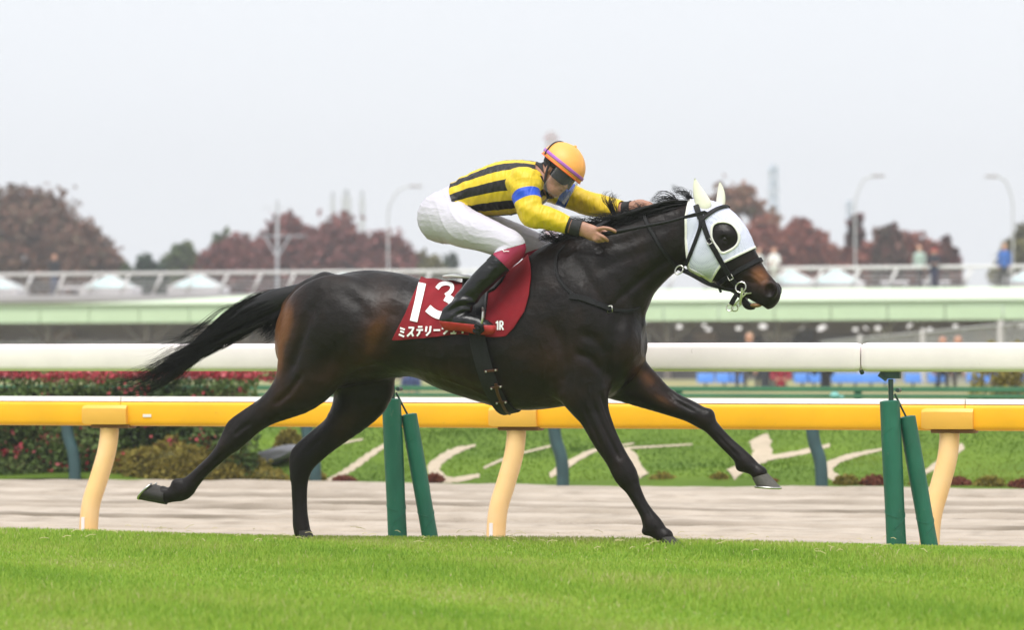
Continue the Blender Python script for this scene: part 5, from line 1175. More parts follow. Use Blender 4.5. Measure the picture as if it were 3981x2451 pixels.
curb = MB(); ribbon(curb, [vloc(2866, 1142, -.06), vloc(2852, 1165, -.062), vloc(2842, 1185, -.058)], [Vector((0, -1, 0))] * 3, .026, .006); ribbon(curb, [vloc(2790, 1098, -.07), vloc(2803, 1138, -.07)], [Vector((0, -1, 0))] * 2, .014, .008)
curb.build('curb_strap', M_LEATHER, horse)
MB().sphere(tuple(loc(2938, 1188, -.012)), (.032, .026, .012), 16, 10).build('tongue', pmat('tongue', (.26, .13, .055), rough=.5, var=.35, scale=60), horse, smooth=True)
# reins: from the bit up the neck, over the crest to the hands
rein = bridle_pts((1690, 1140), (1600, 1128), (1440, 1100), (1340, 1050), (1260, 1005), (1170, 960), (1080, 870), (1000, 760), (950, 670), (900, 585), (865, 495))
surf_strap('rein', rein, 15, lift=.012, thick=.005, mat=M_LEATHER, parent=horse, fallback=-.09, smoothn=4)
rn = MB(); P = [vloc(2500, 829, -.07), vloc(2488, 815, -.03), vloc(2460, 820, .0), vloc(2400, 842, -.06), vloc(2350, 866, -.13), vloc(2318, 884, -.20)]
Pn = spline([tuple(p) for p in P], 5); ribbon(rn, [Vector(p) for p in Pn], [Vector((0, -.7, .7))] * len(Pn), .024, .004)
P = [vloc(2500, 829, .07), vloc(2505, 812, .08), vloc(2512, 806, .09)]; ribbon(rn, P, [Vector((0, -.7, .7))] * 3, .022, .004)
rn.build('rein_loop', M_LEATHER, horse, angle=50)
mr_ = MB(); mr_.torus(vloc(2640, 1050, -.12), .022, .004, (1, 0, .3), (0, .2, 1)); mr_.build('martingale_ring', M_STEEL, horse, smooth=True)
surf_strap('neck_strap', bridle_pts((205, 770), (150, 830), (130, 920), (150, 1030), (220, 1130), (330, 1215), (450, 1260), (580, 1300), (700, 1318), (800, 1310), (836, 1290)), 13, lift=.004, thick=.004, mat=M_LEATHER, parent=horse, steps=5)
surf_strap('breast_strap', bridle_pts((250, 1195), (360, 1212), (480, 1262), (600, 1305)), 24, lift=.008, thick=.004, mat=M_LEATHER, parent=horse)
h, n = cast(2100 + 590 / 2.16, 600 + 1302 / 2.16); c = h + Vector((0, -.016, 0))
MB().tube([c + Vector((.012, 0, .018)), c + Vector((.016, 0, -.016)), c + Vector((-.010, 0, -.020)), c + Vector((-.014, 0, .014)), c + Vector((.012, 0, .018))], .003, 6).build('buckle', M_STEEL, horse, smooth=True)

# ---- number cloth, saddle and girth
CLOTH = [(1531, 1324), (1580, 1225), (1632, 1096), (1660, 1000), (2100, 860), (2056, 985), (2066, 1030), (2066, 1090), (2060, 1150), (2040, 1214), (1996, 1280), (1967, 1309), (1922, 1313), (1848, 1309), (1787, 1301), (1720, 1309), (1669, 1315)]
sel = (HV[:, 0] > -.85) & (HV[:, 0] < .35) & (HV[:, 2] > .95)
cv, ct, cu = sub_mesh(HV, HT, sel); cn = HN[cu]
M_CLOTH = pmat('red_number_cloth', (.225, .010, .017), rough=.8, var=.10, scale=14, bump=.35, bscale=420, spec=.25)
rip = .006 * np.sin(cv[:, 0] * 26 + cv[:, 2] * 9) * np.clip((1.25 - cv[:, 2]) * 4, 0, 1) + .003 * np.sin(cv[:, 0] * 61 - cv[:, 2] * 30)
cloth_g = poly_sd(proj_near(cv), CLOTH)
cloth = shell('number_cloth', cv + cn * rip[:, None], ct, cn, cloth_g, .016, .008, M_CLOTH, horse)
lv, lt = clip(cv + cn * rip[:, None] + cn * .016, ct, cloth_g)
CB = BVHTree.FromPolygons([tuple(p) for p in lv], lt.tolist())
M_WHITE = pmat('white_print', (.82, .82, .82), rough=.7, var=.03, scale=20)
def print_on(name, strokes, width, bvh, parent, lift=.0035, polys=()):
    "flat lettering laid on the cloth: strokes are polylines in photo px"
    mb = MB()
    def put(P):
        out = []
        for x, y in P:
            h, n = cast(x, y, bvh)
            if h is None: return None
            out.append(h + Vector((0, -lift, 0)) + n * (lift * .5 if n.y < 0 else -lift * .5))
        return out
    def strip(L, Rr):
        a, b = put(L), put(Rr)
        if a is None or b is None: return
        V = a + b; n = len(a); mb.add(V, [(i, i + 1, n + i + 1, n + i) for i in range(n - 1)])
    for s in strokes:
        closed = False; w = width
        if isinstance(s, dict): w = s['w']; s = s['p']
        P = np.array(s, float)
        D = [P[0]]
        for a, b in zip(P[:-1], P[1:]):
            k = max(1, int(np.linalg.norm(b - a) / 4))
            D += [a + (b - a) * (j + 1) / k for j in range(k)]
        P = np.array(D); t = np.gradient(P, axis=0); t /= np.linalg.norm(t, axis=1, keepdims=True) + 1e-9; nn = np.stack([-t[:, 1], t[:, 0]], 1)
        m = max(1, int(w / 7)); 
        for q in range(m):
            f0, f1 = -.5 + q / m, -.5 + (q + 1) / m; strip(P + nn * w * f0, P + nn * w * f1)
    o = mb.build(name, M_WHITE, parent); so = o.modifiers.new('t', 'SOLIDIFY'); so.thickness = .0015
    return o
three = spline([(1694, 1119), (1710, 1102), (1737, 1096), (1760, 1104), (1767, 1122), (1758, 1142), (1738, 1157)], 6)
three2 = spline([(1733, 1157), (1754, 1170), (1762, 1190), (1754, 1212), (1733, 1225), (1708, 1227), (1684, 1216), (1664, 1200)], 6)
print_on('number', [dict(p=[(1639, 1102), (1624, 1172), (1606, 1250)], w=36), dict(p=three, w=31), dict(p=three2, w=31)], 32, CB, cloth)
KANA = {'mi': [[(.12, .1), (.8, .27)], [(.2, .4), (.75, .55)], [(.08, .72), (.85, .95)]], 'su': [[(.12, .12), (.8, .12), (.62, .5), (.1, .95)], [(.55, .55), (.9, .95)]],
        'te': [[(.2, .08), (.8, .08)], [(.05, .38), (.95, .38)], [(.52, .38), (.5, .7), (.25, .97)]], 'ri': [[(.22, .08), (.22, .6)], [(.75, .05), (.75, .6), (.35, .97)]], 'bar': [[(.05, .48), (.95, .48)]],
        'u': [[(.5, .0), (.5, .2)], [(.12, .5), (.12, .2), (.88, .2), (.8, .6), (.35, .97)]], 'e': [[(.2, .42), (.8, .42)], [(.5, .42), (.5, .9)], [(.1, .92), (.9, .92)]], 'i': [[(.85, .05), (.5, .4), (.1, .58)], [(.58, .38), (.58, .97)]]}
strk = []
for i, ch in enumerate(['mi', 'su', 'te', 'ri', 'bar', 'u', 'e', 'i']):
    x0 = 1551 + i * 33.5; y0 = 1272 - i * 1.6 + (-2 if i > 4 else 0)
    for s in KANA[ch]: strk.append([(x0 + fx * 29 - (fy - .5) * 6, y0 + fy * 40) for fx, fy in s])
print_on('horse_name', strk, 7.0, CB, cloth)
print_on('race_mark', [[(1929, 1258), (1936, 1250), (1936, 1284)], [(1945, 1284), (1945, 1251), (1952, 1251), (1956, 1255), (1956, 1263), (1952, 1267), (1946, 1267)], [(1950, 1267), (1958, 1284)]], 6.0, CB, cloth)
gd = (vloc(1900, 1180) - vloc(1985, 1590)).normalized()
girth = ring_strap('girth', vloc(1938, 1380), gd, .088, lift=.020, thick=.006, mat=pmat('girth_webbing', (.005, .005, .006), rough=.8, var=.2, scale=50, bump=.3, bscale=300), parent=horse, n=80)
gb = lambda *c: [(1400 + x / 2.016, 1400 + y / 2.016) for x, y in c]
for nm, pth, wd in (('girth_keeper', gb((985, 75), (1035, 72), (1085, 66)), 10), ('girth_keeper', gb((1030, 195), (1075, 190), (1118, 186)), 10), ('girth_keeper', gb((1072, 302), (1115, 298), (1158, 295)), 10), ('girth_tongue', gb((1068, 165), (1085, 230), (1115, 300), (1140, 350), (1175, 385)), 13)):
    surf_strap(nm, pth, wd, lift=.030, thick=.003, mat=M_TANLEATHER, parent=girth, both=False)
for x, y in ((998, 75), (1072, 66), (1040, 195), (1107, 186), (1082, 303), (1148, 297)):
    h, n = cast(1400 + x / 2.016, 1400 + y / 2.016); MB().sphere(h + n * .035, .0055, 10, 6).build('stud', M_STEEL, girth, smooth=True)
# racing saddle
M_SADDLE = pmat('saddle_black', (.006, .006, .007), rough=.42, var=.2, scale=30, spec=.3)
SADDLE = [(1800, 1150), (1790, 1000), (1960, 880), (2010, 960), (1998, 1020), (1985, 1060), (1960, 1105), (1930, 1138), (1905, 1150), (1890, 1250), (1855, 1250), (1850, 1120)]
saddle = shell('saddle', cv, ct, cn, poly_sd(proj_near(cv), SADDLE), .032, .014, M_SADDLE, horse)
g_ = poly_sd(proj_near(cv), SADDLE); lowz = (proj_near(cv)[:, 0] - 1880) / 20
shell('flap_piping', cv, ct, cn, np.minimum(np.minimum(g_, 7 - g_), lowz * 7), .036, .008, pmat('grey_piping', (.055, .056, .06), rough=.5), saddle)
cant = MB(); cp = spline([tuple(loc(1738, 1083, -.12)), tuple(loc(1760, 1074, -.08)), tuple(loc(1790, 1078, 0)), tuple(loc(1800, 1085, .1))], 4)
cant.tube([tuple(loc(1735, 1076, -.02)), tuple(loc(1770, 1073, -.02)), tuple(loc(1850, 1082, -.02))], [.008, .011, .011], 10, asp=9, up=(0, 0, 1)); cant.build('saddle_cantle', pmat('white_saddle_edge', (.7, .7, .7), rough=.35), saddle, smooth=True)
# ================================================================== the jockey (same frame as the horse)
jockey = thing('person', 'jockey in yellow and black striped silks crouched over the galloping horse with arms stretched forward', 'person', trk(-.1, 0, 1.2), -TH)
J_OFF = np.array((-.1, 0, 1.2))
def jm(name, me, mat, parent=None):
    "mesh built in the track frame, parented to the jockey"
    n = len(me.vertices); co = np.empty(n * 3, np.float32); me.vertices.foreach_get('co', co); co = co.reshape(-1, 3) - J_OFF.astype(np.float32); me.vertices.foreach_set('co', co.ravel()); me.update()
    return obj(name, me, mat, parent or jockey)
def jb(mb, name, mat, parent=None, angle=None):
    me = mk_mesh(name, mb.v, mb.f, True)
    if angle: me.set_sharp_from_angle(angle=R(angle))
    return jm(name, me, mat, parent)
TORSO = st([(1738, 838, 0, 84, .160), (1775, 790, 0, 68, .138), (1830, 762, 0, 74, .140), (1900, 745, 0, 90, .152), (1975, 730, 0, 101, .170), (2045, 722, 0, 90, .180), (2085, 712, 0, 66, .13)])
NECKJ = st([(2080, 700, 0, 60, .075), (2118, 690, -.01, 50, .058), (2150, 680, -.015, 50, .058)])
ARM_N = st([(2040, 716, -.165, 62, .072), (2045, 757, -.20, 49, .056), (2060, 815, -.235, 46, .050), (2075, 836, -.24, 44, .048), (2108, 843, -.235, 40, .044), (2158, 859, -.225, 36, .040), (2205, 876, -.215, 29, .033), (2240, 886, -.21, 25, .028), (2262, 890, -.21, 26, .026)])
ARM_F = st([(2125, 720, .165, 58, .07), (2185, 748, .20, 48, .055), (2248, 776, .22, 42, .048), (2300, 794, .19, 41, .045), (2360, 808, .16, 37, .04), (2410, 815, .13, 29, .033), (2442, 812, .115, 24, .028), (2465, 808, .11, 25, .026)])
LEG_N = st([(1748, 856, -.10, 82, .095), (1800, 884, -.15, 74, .090), (1870, 908, -.20, 64, .076), (1935, 934, -.24, 57, .066), (1985, 955, -.262, 50, .058), (1990, 972, -.27, 47, .055), (1962, 1005, -.29, 41, .050), (1938, 1030, -.305, 38, .048), (1880, 1086, -.325, 38, .046), (1835, 1134, -.335, 35, .042), (1803, 1178, -.34, 33, .038)])
FOOT_N = st([(1800, 1178, -.34, 34, .038), (1768, 1212, -.345, 33, .036), (1752, 1236, -.35, 33, .034)])
FOOT_N2 = st([(1748, 1246, -.352, 32, .034), (1800, 1250, -.355, 31, .036), (1850, 1262, -.36, 29, .040), (1885, 1272, -.362, 23, .040), (1908, 1280, -.362, 14, .030)])
def mir(c): return [(a, -b, d, e, f) for a, b, d, e, f in c]
# head frame: built in view axes then turned into the track frame
def view_to_trk(X, Y, Z): return Vector((TC * X - TS * Y, TS * X + TC * Y, Z))
pit, yaw, rol = R(35), R(40), R(4)
f0 = Vector((math.cos(pit), 0, -math.sin(pit))); up0 = Vector((math.sin(pit), 0, math.cos(pit))); cam0 = Vector((0, -1, 0))
hf = f0 * math.cos(yaw) + cam0 * math.sin(yaw); hs = up0.cross(hf).normalized()
hf, hu_, hs = hf, up0, hs
HD_F, HD_U, HD_S = (view_to_trk(*hf), view_to_trk(*hu_), view_to_trk(*hs))
HC = Vector(loc(2176, 662, -.02))
def hd(f, s, u): return HC + HD_F * f + HD_S * s + HD_U * u
HM = [list(HD_F), list(HD_S), list(HD_U)]
JF = Field((-.62, -.46, .98), (.80, .42, 2.12), .006)
JF.chain(TORSO, k=.03); JF.chain(NECKJ, k=.03)
for c in (ARM_N, ARM_F, LEG_N, mir(LEG_N)): JF.chain(c, k=.03)
for c in (FOOT_N, mir(FOOT_N), FOOT_N2, mir(FOOT_N2)): JF.chain(c, k=.025)
JF.ell(np.array(loc(1728, 850, 0)) + np.array((0, -.075, 0)), (.115, .08, .12), k=.05); JF.ell(np.array(loc(1728, 850, 0)) + np.array((0, .075, 0)), (.115, .08, .12), k=.05)
# head and face
JF.ell(hd(-.005, 0, .015), (.098, .075, .095), k=.02, M=HM)
JF.ell(hd(.020, 0, -.055), (.070, .055, .085), k=.03, M=HM)
JF.ell(hd(.045, 0, -.108), (.038, .032, .030), k=.03, M=HM)      # chin
JF.ell(hd(.080, 0, -.048), (.022, .013, .026), k=.015, M=HM); JF.ell(hd(.098, 0, -.058), (.014, .016, .011), k=.012, M=HM)   # nose
JF.ell(hd(.084, 0, -.083), (.013, .026, .007), k=.010, M=HM); JF.ell(hd(.078, 0, -.097), (.013, .022, .008), k=.010, M=HM)   # lips
JF.ell(hd(.097, 0, -.090), (.016, .019, .0035), k=.006, op='-', M=HM)
for sg in (-1, 1):
    JF.ell(hd(.082, sg * .031, -.022), (.018, .018, .012), k=.012, op='-', M=HM)
    JF.ell(hd(.055, sg * .038, -.060), (.022, .018, .016), k=.02, M=HM)      # cheekbone
    JF.ell(hd(-.008, sg * .076, -.035), (.018, .009, .030), k=.008, M=HM); JF.ell(hd(-.006, sg * .085, -.035), (.010, .006, .018), k=.006, op='-', M=HM)
# hands: palm and five fingers each
def hand(wr, palm, fingers, thumb, v0):
    JF.chain(st([(*wr, 24, .022), (*palm[0], 28, .020), (*palm[1], 30, .022), (*palm[2], 25, .020)]), k=.015)
    for fg in fingers + [thumb]:
        JF.chain(st([(x, y, v, 8.6 - .5 * i, .0112) for i, (x, y, v) in enumerate(fg)]), k=.006)
VN = -.21
hand((2258, 888, VN), [(2280, 896, VN - .004), (2302, 906, VN - .006), (2316, 912, VN)], [
    [(2312, 894, VN - .012), (2345, 887, VN - .026), (2372, 891, VN - .028), (2393, 901, VN - .016)],
    [(2318, 908, VN - .014), (2338, 918, VN - .030), (2352, 927, VN - .026), (2362, 936, VN - .010)],
    [(2312, 920, VN - .010), (2330, 929, VN - .026), (2343, 936, VN - .014), (2350, 934, VN + .006)],
    [(2302, 926, VN - .006), (2318, 935, VN - .018), (2330, 939, VN - .008), (2336, 934, VN + .010)]],
    [(2288, 890, VN + .010), (2312, 890, VN + .022), (2338, 896, VN + .026), (2358, 904, VN + .020)], VN)
VF = .10
hand((2462, 808, VF), [(2480, 804, VF), (2496, 806, VF), (2506, 810, VF)], [
    [(2498, 796, VF - .01), (2520, 792, VF - .024), (2532, 802, VF - .028), (2530, 814, VF - .02)],
    [(2500, 806, VF - .014), (2522, 804, VF - .03), (2532, 814, VF - .032), (2528, 826, VF - .02)],
    [(2498, 815, VF - .012), (2518, 815, VF - .028), (2526, 824, VF - .028), (2520, 834, VF - .016)],
    [(2492, 822, VF - .008), (2510, 824, VF - .02), (2516, 832, VF - .02), (2510, 840, VF - .01)]],
    [(2484, 796, VF + .01), (2504, 788, VF + .016), (2522, 790, VF + .010), (2534, 796, VF + .0)], VF)
JV, JQ = JF.surface(); del JF
JV = relax(JV, JQ, 1, .4); JN = normals(JV, JQ); JT = tris(JQ)
M_SKIN = pmat('skin', (.34, .168, .11), rough=.52, var=.14, scale=30, bump=.25, bscale=160)
body_o = jm('body', mk_mesh('body', JV.copy(), JQ), M_SKIN)
jp = proj(JV); jpn = proj_near(JV)
dT = chain_dist(JV, TORSO); dAn, dAf = chain_dist(JV, ARM_N), chain_dist(JV, ARM_F); dA = np.minimum(dAn, dAf); dL = np.minimum(chain_dist(JV, LEG_N), chain_dist(JV, mir(LEG_N)))
dFt = np.minimum(np.minimum(chain_dist(JV, FOOT_N), chain_dist(JV, mir(FOOT_N))), np.minimum(chain_dist(JV, FOOT_N2), chain_dist(JV, mir(FOOT_N2)))); dNk = chain_dist(JV, NECKJ)
PX = PXM
# hem of the jersey across the waist
wa, wb = np.array(loc(1826, 834, 0)), np.array(loc(1742, 718, 0)); ax_ = np.array(loc(1975, 730, 0)) - np.array(loc(1775, 790, 0)); ax_[1] = 0; ax_ /= np.linalg.norm(ax_)
hem = (JV - (wa + wb) / 2) @ ax_ + .003 * np.sin(JV[:, 1] * 90)
def along(a, b, at): # plane across a limb, positive towards a
    a, b = np.array(loc(*a)), np.array(loc(*b)); d = (a - b) / np.linalg.norm(a - b); p = b + (a - b) * at; return (JV - p) @ d
cuff_n = along((2158, 859, -.225), (2240, 886, -.21), .42); cuff_f = along((2360, 808, .16), (2442, 812, .115), .30)
cuff = np.where(JV[:, 1] < 0, cuff_n, cuff_f)
near_arm_end = np.where(dA < .05, cuff, 1.0)
neckpl = -((JV - np.array(loc(2108, 690, -.01))) @ np.array((TC * .9, 0, .35)))
on_arm = dT - dA
jersey_g = np.minimum(np.minimum(hem, dL - np.minimum(dT, dA) + .01), near_arm_end)
jersey_g = np.minimum(jersey_g, np.where(dA < .03, 1.0, neckpl))
# stripes by the angle round the trunk, sleeve band by the distance along the upper arm
axp = np.array([c[:3] for c in spline(TORSO, 6)]); 
k_ = np.argmin(((JV[:, None, [0, 2]] - axp[None, :, [0, 2]]) ** 2).sum(2), 1) if len(JV) < 400000 else None
ax_p = axp[k_]; tg = np.gradient(axp, axis=0)[k_]; tg /= np.linalg.norm(tg, axis=1, keepdims=True); nrm_up = np.stack([-tg[:, 2], 0 * tg[:, 0], tg[:, 0]], 1)
rel = JV - ax_p; phi = np.degrees(np.arctan2(np.abs(rel[:, 1]) / .165, (rel * nrm_up).sum(1) / .125))
band = np.where(JV[:, 1] < 0, along((2041, 720, -.17), (2062, 820, -.235), .5), along((2130, 722, .167), (2248, 776, .22), .42))
def jersey_mat():
    m = bpy.data.materials.new('racing_silks'); m.use_nodes = True; t = m.node_tree; b = t.nodes['Principled BSDF']; b.inputs['Roughness'].default_value = .5; b.inputs['Sheen Weight'].default_value = .05; b.inputs['Specular IOR Level'].default_value = .35
    def A(n):
        a = t.nodes.new('ShaderNodeAttribute'); a.attribute_name = n; return a.outputs['Fac']
    def M(op, x, y):
        q = t.nodes.new('ShaderNodeMath'); q.operation = op
        for i, z in enumerate((x, y)):
            if isinstance(z, (int, float)): q.inputs[i].default_value = z
            else: t.links.new(z, q.inputs[i])
        return q.outputs[0]
    tc = t.nodes.new('ShaderNodeTexCoord')
    ph = M('ADD', A('phi'), 22.5); md = M('MODULO', ph, 45.0); ab = M('ABSOLUTE', M('SUBTRACT', md, 22.5), 0.0); stripe = M('LESS_THAN', ab, 11.6)
    torso_ = M('LESS_THAN', A('arm'), 0.0); isb = M('MULTIPLY', stripe, torso_); blue = M('MULTIPLY', M('LESS_THAN', M('ABSOLUTE', A('band'), 0.0), .028), M('SUBTRACT', 1.0, torso_))
    def mix(f, c1, c2):
        q = t.nodes.new('ShaderNodeMixRGB'); t.links.new(f, q.inputs['Fac'])
        for i, z in ((1, c1), (2, c2)):
            if isinstance(z, tuple): q.inputs[i].default_value = (*z, 1)
            else: t.links.new(z, q.inputs[i])
        return q.outputs[0]
    c = mix(isb, (.70, .49, .018), (.010, .008, .009)); c = mix(blue, c, (.014, .075, .56))
    n0 = t.nodes.new('ShaderNodeTexNoise'); n0.inputs['Scale'].default_value = 9; t.links.new(tc.outputs['Object'], n0.inputs['Vector'])
    mm = t.nodes.new('ShaderNodeMixRGB'); mm.blend_type = 'MULTIPLY'; mm.inputs['Fac'].default_value = .15; t.links.new(c, mm.inputs[1]); t.links.new(n0.outputs['Fac'], mm.inputs[2])
    t.links.new(mm.outputs[0], b.inputs['Base Color'])
    n1 = t.nodes.new('ShaderNodeTexNoise'); n1.inputs['Scale'].default_value = 1; n1.inputs['Detail'].default_value = 2; mp = t.nodes.new('ShaderNodeMapping'); mp.inputs['Scale'].default_value = (34, 12, 9); mp.inputs['Rotation'].default_value = (0, R(-15), 0)
    t.links.new(tc.outputs['Object'], mp.inputs['Vector']); t.links.new(mp.outputs['Vector'], n1.inputs['Vector'])
    bp = t.nodes.new('ShaderNodeBump'); bp.inputs['Strength'].default_value = .9; bp.inputs['Distance'].default_value = .014; t.links.new(n1.outputs['Fac'], bp.inputs['Height']); t.links.new(bp.outputs['Normal'], b.inputs['Normal'])
    return m
def jshell(name, g, off, thick, mat, parent=None, disp=None, extra=None):
    ex = dict(n=JN); ex.update(extra or {})
    if disp is not None: ex['disp_'] = disp
    v, t, e = clip(JV, JT, g, ex); o_ = off + (e['disp_'] if disp is not None else 0); o_ = o_[:, None] if disp is not None else o_
    me = mk_mesh(name, v + e['n'] * o_, t)
    for k, x in e.items():
        if k not in ('n', 'disp_'): attr(me, k, x)
    o = jm(name, me, mat, parent); so = o.modifiers.new('thickness', 'SOLIDIFY'); so.thickness = thick; so.offset = -1
    return o
def fold_field(P):
    a = P[:, 0] * .55 + P[:, 2] * .83; b = P[:, 0] * .83 - P[:, 2] * .55
    w = np.sin(a * 44 + 2.6 * np.sin(b * 11 + 1.0) + P[:, 1] * 9); w2 = np.sin(a * 83 + 3.1 * np.sin(b * 17) - P[:, 1] * 14 + 1.3)
    m = .5 + .5 * np.sin(b * 14 + 2 * np.sin(a * 9) + .6)
    return .0042 * (1 - np.abs(w)) ** 2.4 * m + .0024 * (1 - np.abs(w2)) ** 2 * (1 - m)
wr = .9 * fold_field(JV * np.array((1, 1, -1.0)) + .37) + .0035 * np.sin(JV[:, 0] * 55 + JV[:, 2] * 28 + 3 * np.sin(JV[:, 2] * 23)) * np.clip(1.2 - np.abs(hem) * 6, 0, 1) + .0025 * np.sin(JV[:, 2] * 80 + JV[:, 0] * 40) * (dA < .02)
jersey = jshell('jersey', jersey_g, .008, .004, jersey_mat(), disp=wr, extra=dict(phi=phi, arm=on_arm + .004, band=band))
M_BREECH = pmat('white_breeches', (.49, .465, .535), rough=.6, var=.05, scale=10, bump=.3, bscale=30, stretch=(1, 1, 2.4))
M_MAGENTA = pmat('magenta_stretch', (.30, .012, .055), rough=.5, var=.1, scale=12)
knee = line_sd(jpn, (1905, 990), (2046, 944))      # positive below? sign fixed next
knee = -((jpn[:, 1] - (990 + (jpn[:, 0] - 1916) * (944 - 990) / (2046 - 1916))) ) / PX      # positive above the magenta edge
boot_top = line_sd(jpn, (1919, 993), (1971, 1042)) / PX
bt = -(((jpn - np.array((1945, 1017))) @ np.array((-.69, .72)))) / PX          # positive on the knee side of the boot top
LOW = LEG_N[5:]; UPP = LEG_N[:6]
dLow = np.minimum(np.minimum(chain_dist(JV, LOW), chain_dist(JV, mir(LOW))), dFt); dUp = np.minimum(np.minimum(chain_dist(JV, UPP), chain_dist(JV, mir(UPP))), dT)
low = np.minimum(dUp - dLow, dA - dLow)          # positive on the lower legs
leg_or_hip = np.maximum(np.minimum(dT, dA) - dL - .0, -hem)
breech_g = np.minimum(np.minimum(leg_or_hip, dA - np.minimum(dL, dT) + .01), np.maximum(knee + .002 * np.sin(JV[:, 1] * 60), -low - .10))
fold = fold_field(JV) * np.clip(knee * 14, 0, 1)
breeches = jshell('breeches', breech_g, .0065, .004, M_BREECH, disp=fold)
cuffs_g = np.minimum(np.minimum(np.minimum(-knee + .004, low + .10), dA - dL), np.minimum(np.minimum(dT - dL, bt), dT - .03))
kc = jshell('knee_panel', np.minimum(cuffs_g, dT - dL + .0), .0062, .004, M_MAGENTA, breeches)
boot_g = np.minimum(-bt, low + .004)
M_BOOT = pmat('patent_boot', (.005, .005, .0055), rough=.2, var=.2, scale=14, bump=.9, bscale=16, coat=.2, spec=.3, stretch=(1, 1, 1.8))
bw = .0065 * np.sin(jpn[:, 1] * .16 + jpn[:, 0] * .05 + 1.5 * np.sin(jpn[:, 0] * .05)) * np.exp(-((jpn[:, 1] - 1190) / 40) ** 2)
boots_o = []
for sg, in ((-1,), (1,)):
    boots_o.append(jshell('boot', np.minimum(boot_g, sg * JV[:, 1]), .0075, .004, M_BOOT, disp=bw))
sole_line = (jpn[:, 1] - (1248 + (jpn[:, 0] - 1715) * (1272 - 1248) / (1925 - 1715))) / PX
M_SOLE = pmat('red_sole', (.40, .02, .02), rough=.55, var=.12, scale=40)
jshell('boot_sole', np.minimum(np.minimum(sole_line, -JV[:, 1]), .05 - dFt), .0105, .006, M_SOLE, boots_o[0]); jshell('boot_sole', np.minimum(np.minimum(sole_line, JV[:, 1]), .05 - dFt), .0105, .006, M_SOLE, boots_o[1])
for sg, bo_ in ((-1, boots_o[0]), (1, boots_o[1])): jshell('boot_cuff', np.minimum(np.minimum(boot_g, sg * JV[:, 1]), .045 + bt), .0105, .006, M_BOOT, bo_)
# undershirt collar, wristbands
M_BLACKFAB = pmat('black_fabric', (.010, .010, .011), rough=.75, var=.2, scale=60, bump=.3, bscale=300)
col_g = np.minimum(np.where(dA < .02, -1, .012 - dNk), np.minimum(neckpl + .035, -neckpl + .02)); jshell('collar', col_g, .006, .004, M_BLACKFAB)
def band_between(v_sign, a, b, lo, hi):
    q = along(a, b, 0.0); L = np.linalg.norm(np.array(loc(*a)) - np.array(loc(*b))); return np.where((JV[:, 1] * v_sign > 0) & (dA < .04), np.minimum(q - lo * L, hi * L - q), -1.0)
jshell('wristband', band_between(-1, (2205, 876, -.215), (2262, 890, -.21), .05, .72), .007, .005, M_BLACKFAB)
jshell('wristband', band_between(1, (2410, 815, .13), (2465, 808, .11), .15, .70), .006, .005, M_BLACKFAB)
jshell('undersleeve', band_between(-1, (2158, 859, -.225), (2240, 886, -.21), .30, .45), .0035, .003, M_BLACKFAB)

# ---- helmet with its cap cover, goggles, visor
M_ORANGE = pmat('orange_cap', (.84, .37, .075), rough=.5, var=.06, scale=10, bump=.12, bscale=40)
M_PURPLE = pmat('purple_band', (.34, .10, .42), rough=.45, var=.1, scale=20)
def dome(f0_, rx, ry, rz, u0, u1, n=40, rows=16, c=(0.0, 0.0, .026), tilt=0.0):
    V = []; Fs = []
    for j in range(rows + 1):
        b = u0 + (u1 - u0) * j / rows
        for i in range(n):
            a = 2 * math.pi * i / n
            V.append(hd(c[0] + rx * math.cos(b) * math.cos(a), c[1] + ry * math.cos(b) * math.sin(a), c[2] + rz * math.sin(b) - .012 * math.cos(a) * math.cos(b) * (1 if b < .2 else 1)))
    for j in range(rows):
        for i in range(n): Fs.append((j * n + i, j * n + (i + 1) % n, (j + 1) * n + (i + 1) % n, (j + 1) * n + i))
    return V, Fs
V, Fs = dome(0, .132, .112, .117, R(-6), R(89.5)); hel = MB().add(V, Fs); n = 40; hel.f.append(tuple(16 * n + k for k in range(n)))
helmet = jb(hel, 'helmet', M_ORANGE); so = helmet.modifiers.new('t', 'SOLIDIFY'); so.thickness = .006; so.offset = 0
V, Fs = dome(0, .1395, .1195, .121, R(1), R(9), rows=4); jb(MB().add(V, Fs), 'helmet_band', M_PURPLE, helmet).modifiers.new('t', 'SOLIDIFY').thickness = .003
rim = MB(); rim.tube([hd(.1352 * math.cos(a) * math.cos(R(6)), .1152 * math.sin(a) * math.cos(R(6)), .026 - .117 * math.sin(R(6)) - .012 * math.cos(a) - .002) for a in np.linspace(0, 2 * math.pi, 41)], .0042, 8); jb(rim, 'helmet_rim', pmat('orange_rim', (.85, .16, .03), rough=.4), helmet)
seam = MB(); seam.tube([hd(.134 * math.cos(a), 0.0, .026 + .1195 * math.sin(a) - .012 * math.cos(a)) for a in np.linspace(R(12), R(168), 24)], .0022, 6); seam.sphere(hd(-.005, 0, .147), .009, 10, 6); jb(seam, 'helmet_seam', M_ORANGE, helmet)
inner = MB(); V, Fs = dome(0, .112, .092, .10, R(-22), R(15), rows=5, c=(-.004, 0, .024)); inner.add(V, Fs); jb(inner, 'helmet_liner', M_BLACKFAB, helmet).modifiers.new('t', 'SOLIDIFY').thickness = .004
chin = MB()
for sg in (-1, 1):
    P = [hd(-.012, sg * .092, .015), hd(.0, sg * .080, -.045), hd(.02, sg * .062, -.10), hd(.045, sg * .030, -.138), hd(.05, 0, -.146)]; P = [Vector(p) for p in spline([tuple(p) for p in P], 5)]
    ribbon(chin, P, [(p - hd(0, 0, -.05)).normalized() for p in P], .014, .003)
chin.box(hd(.052, 0, -.148), (.03, .02, .014)); jb(chin, 'chin_strap', M_BLACKFAB, helmet)
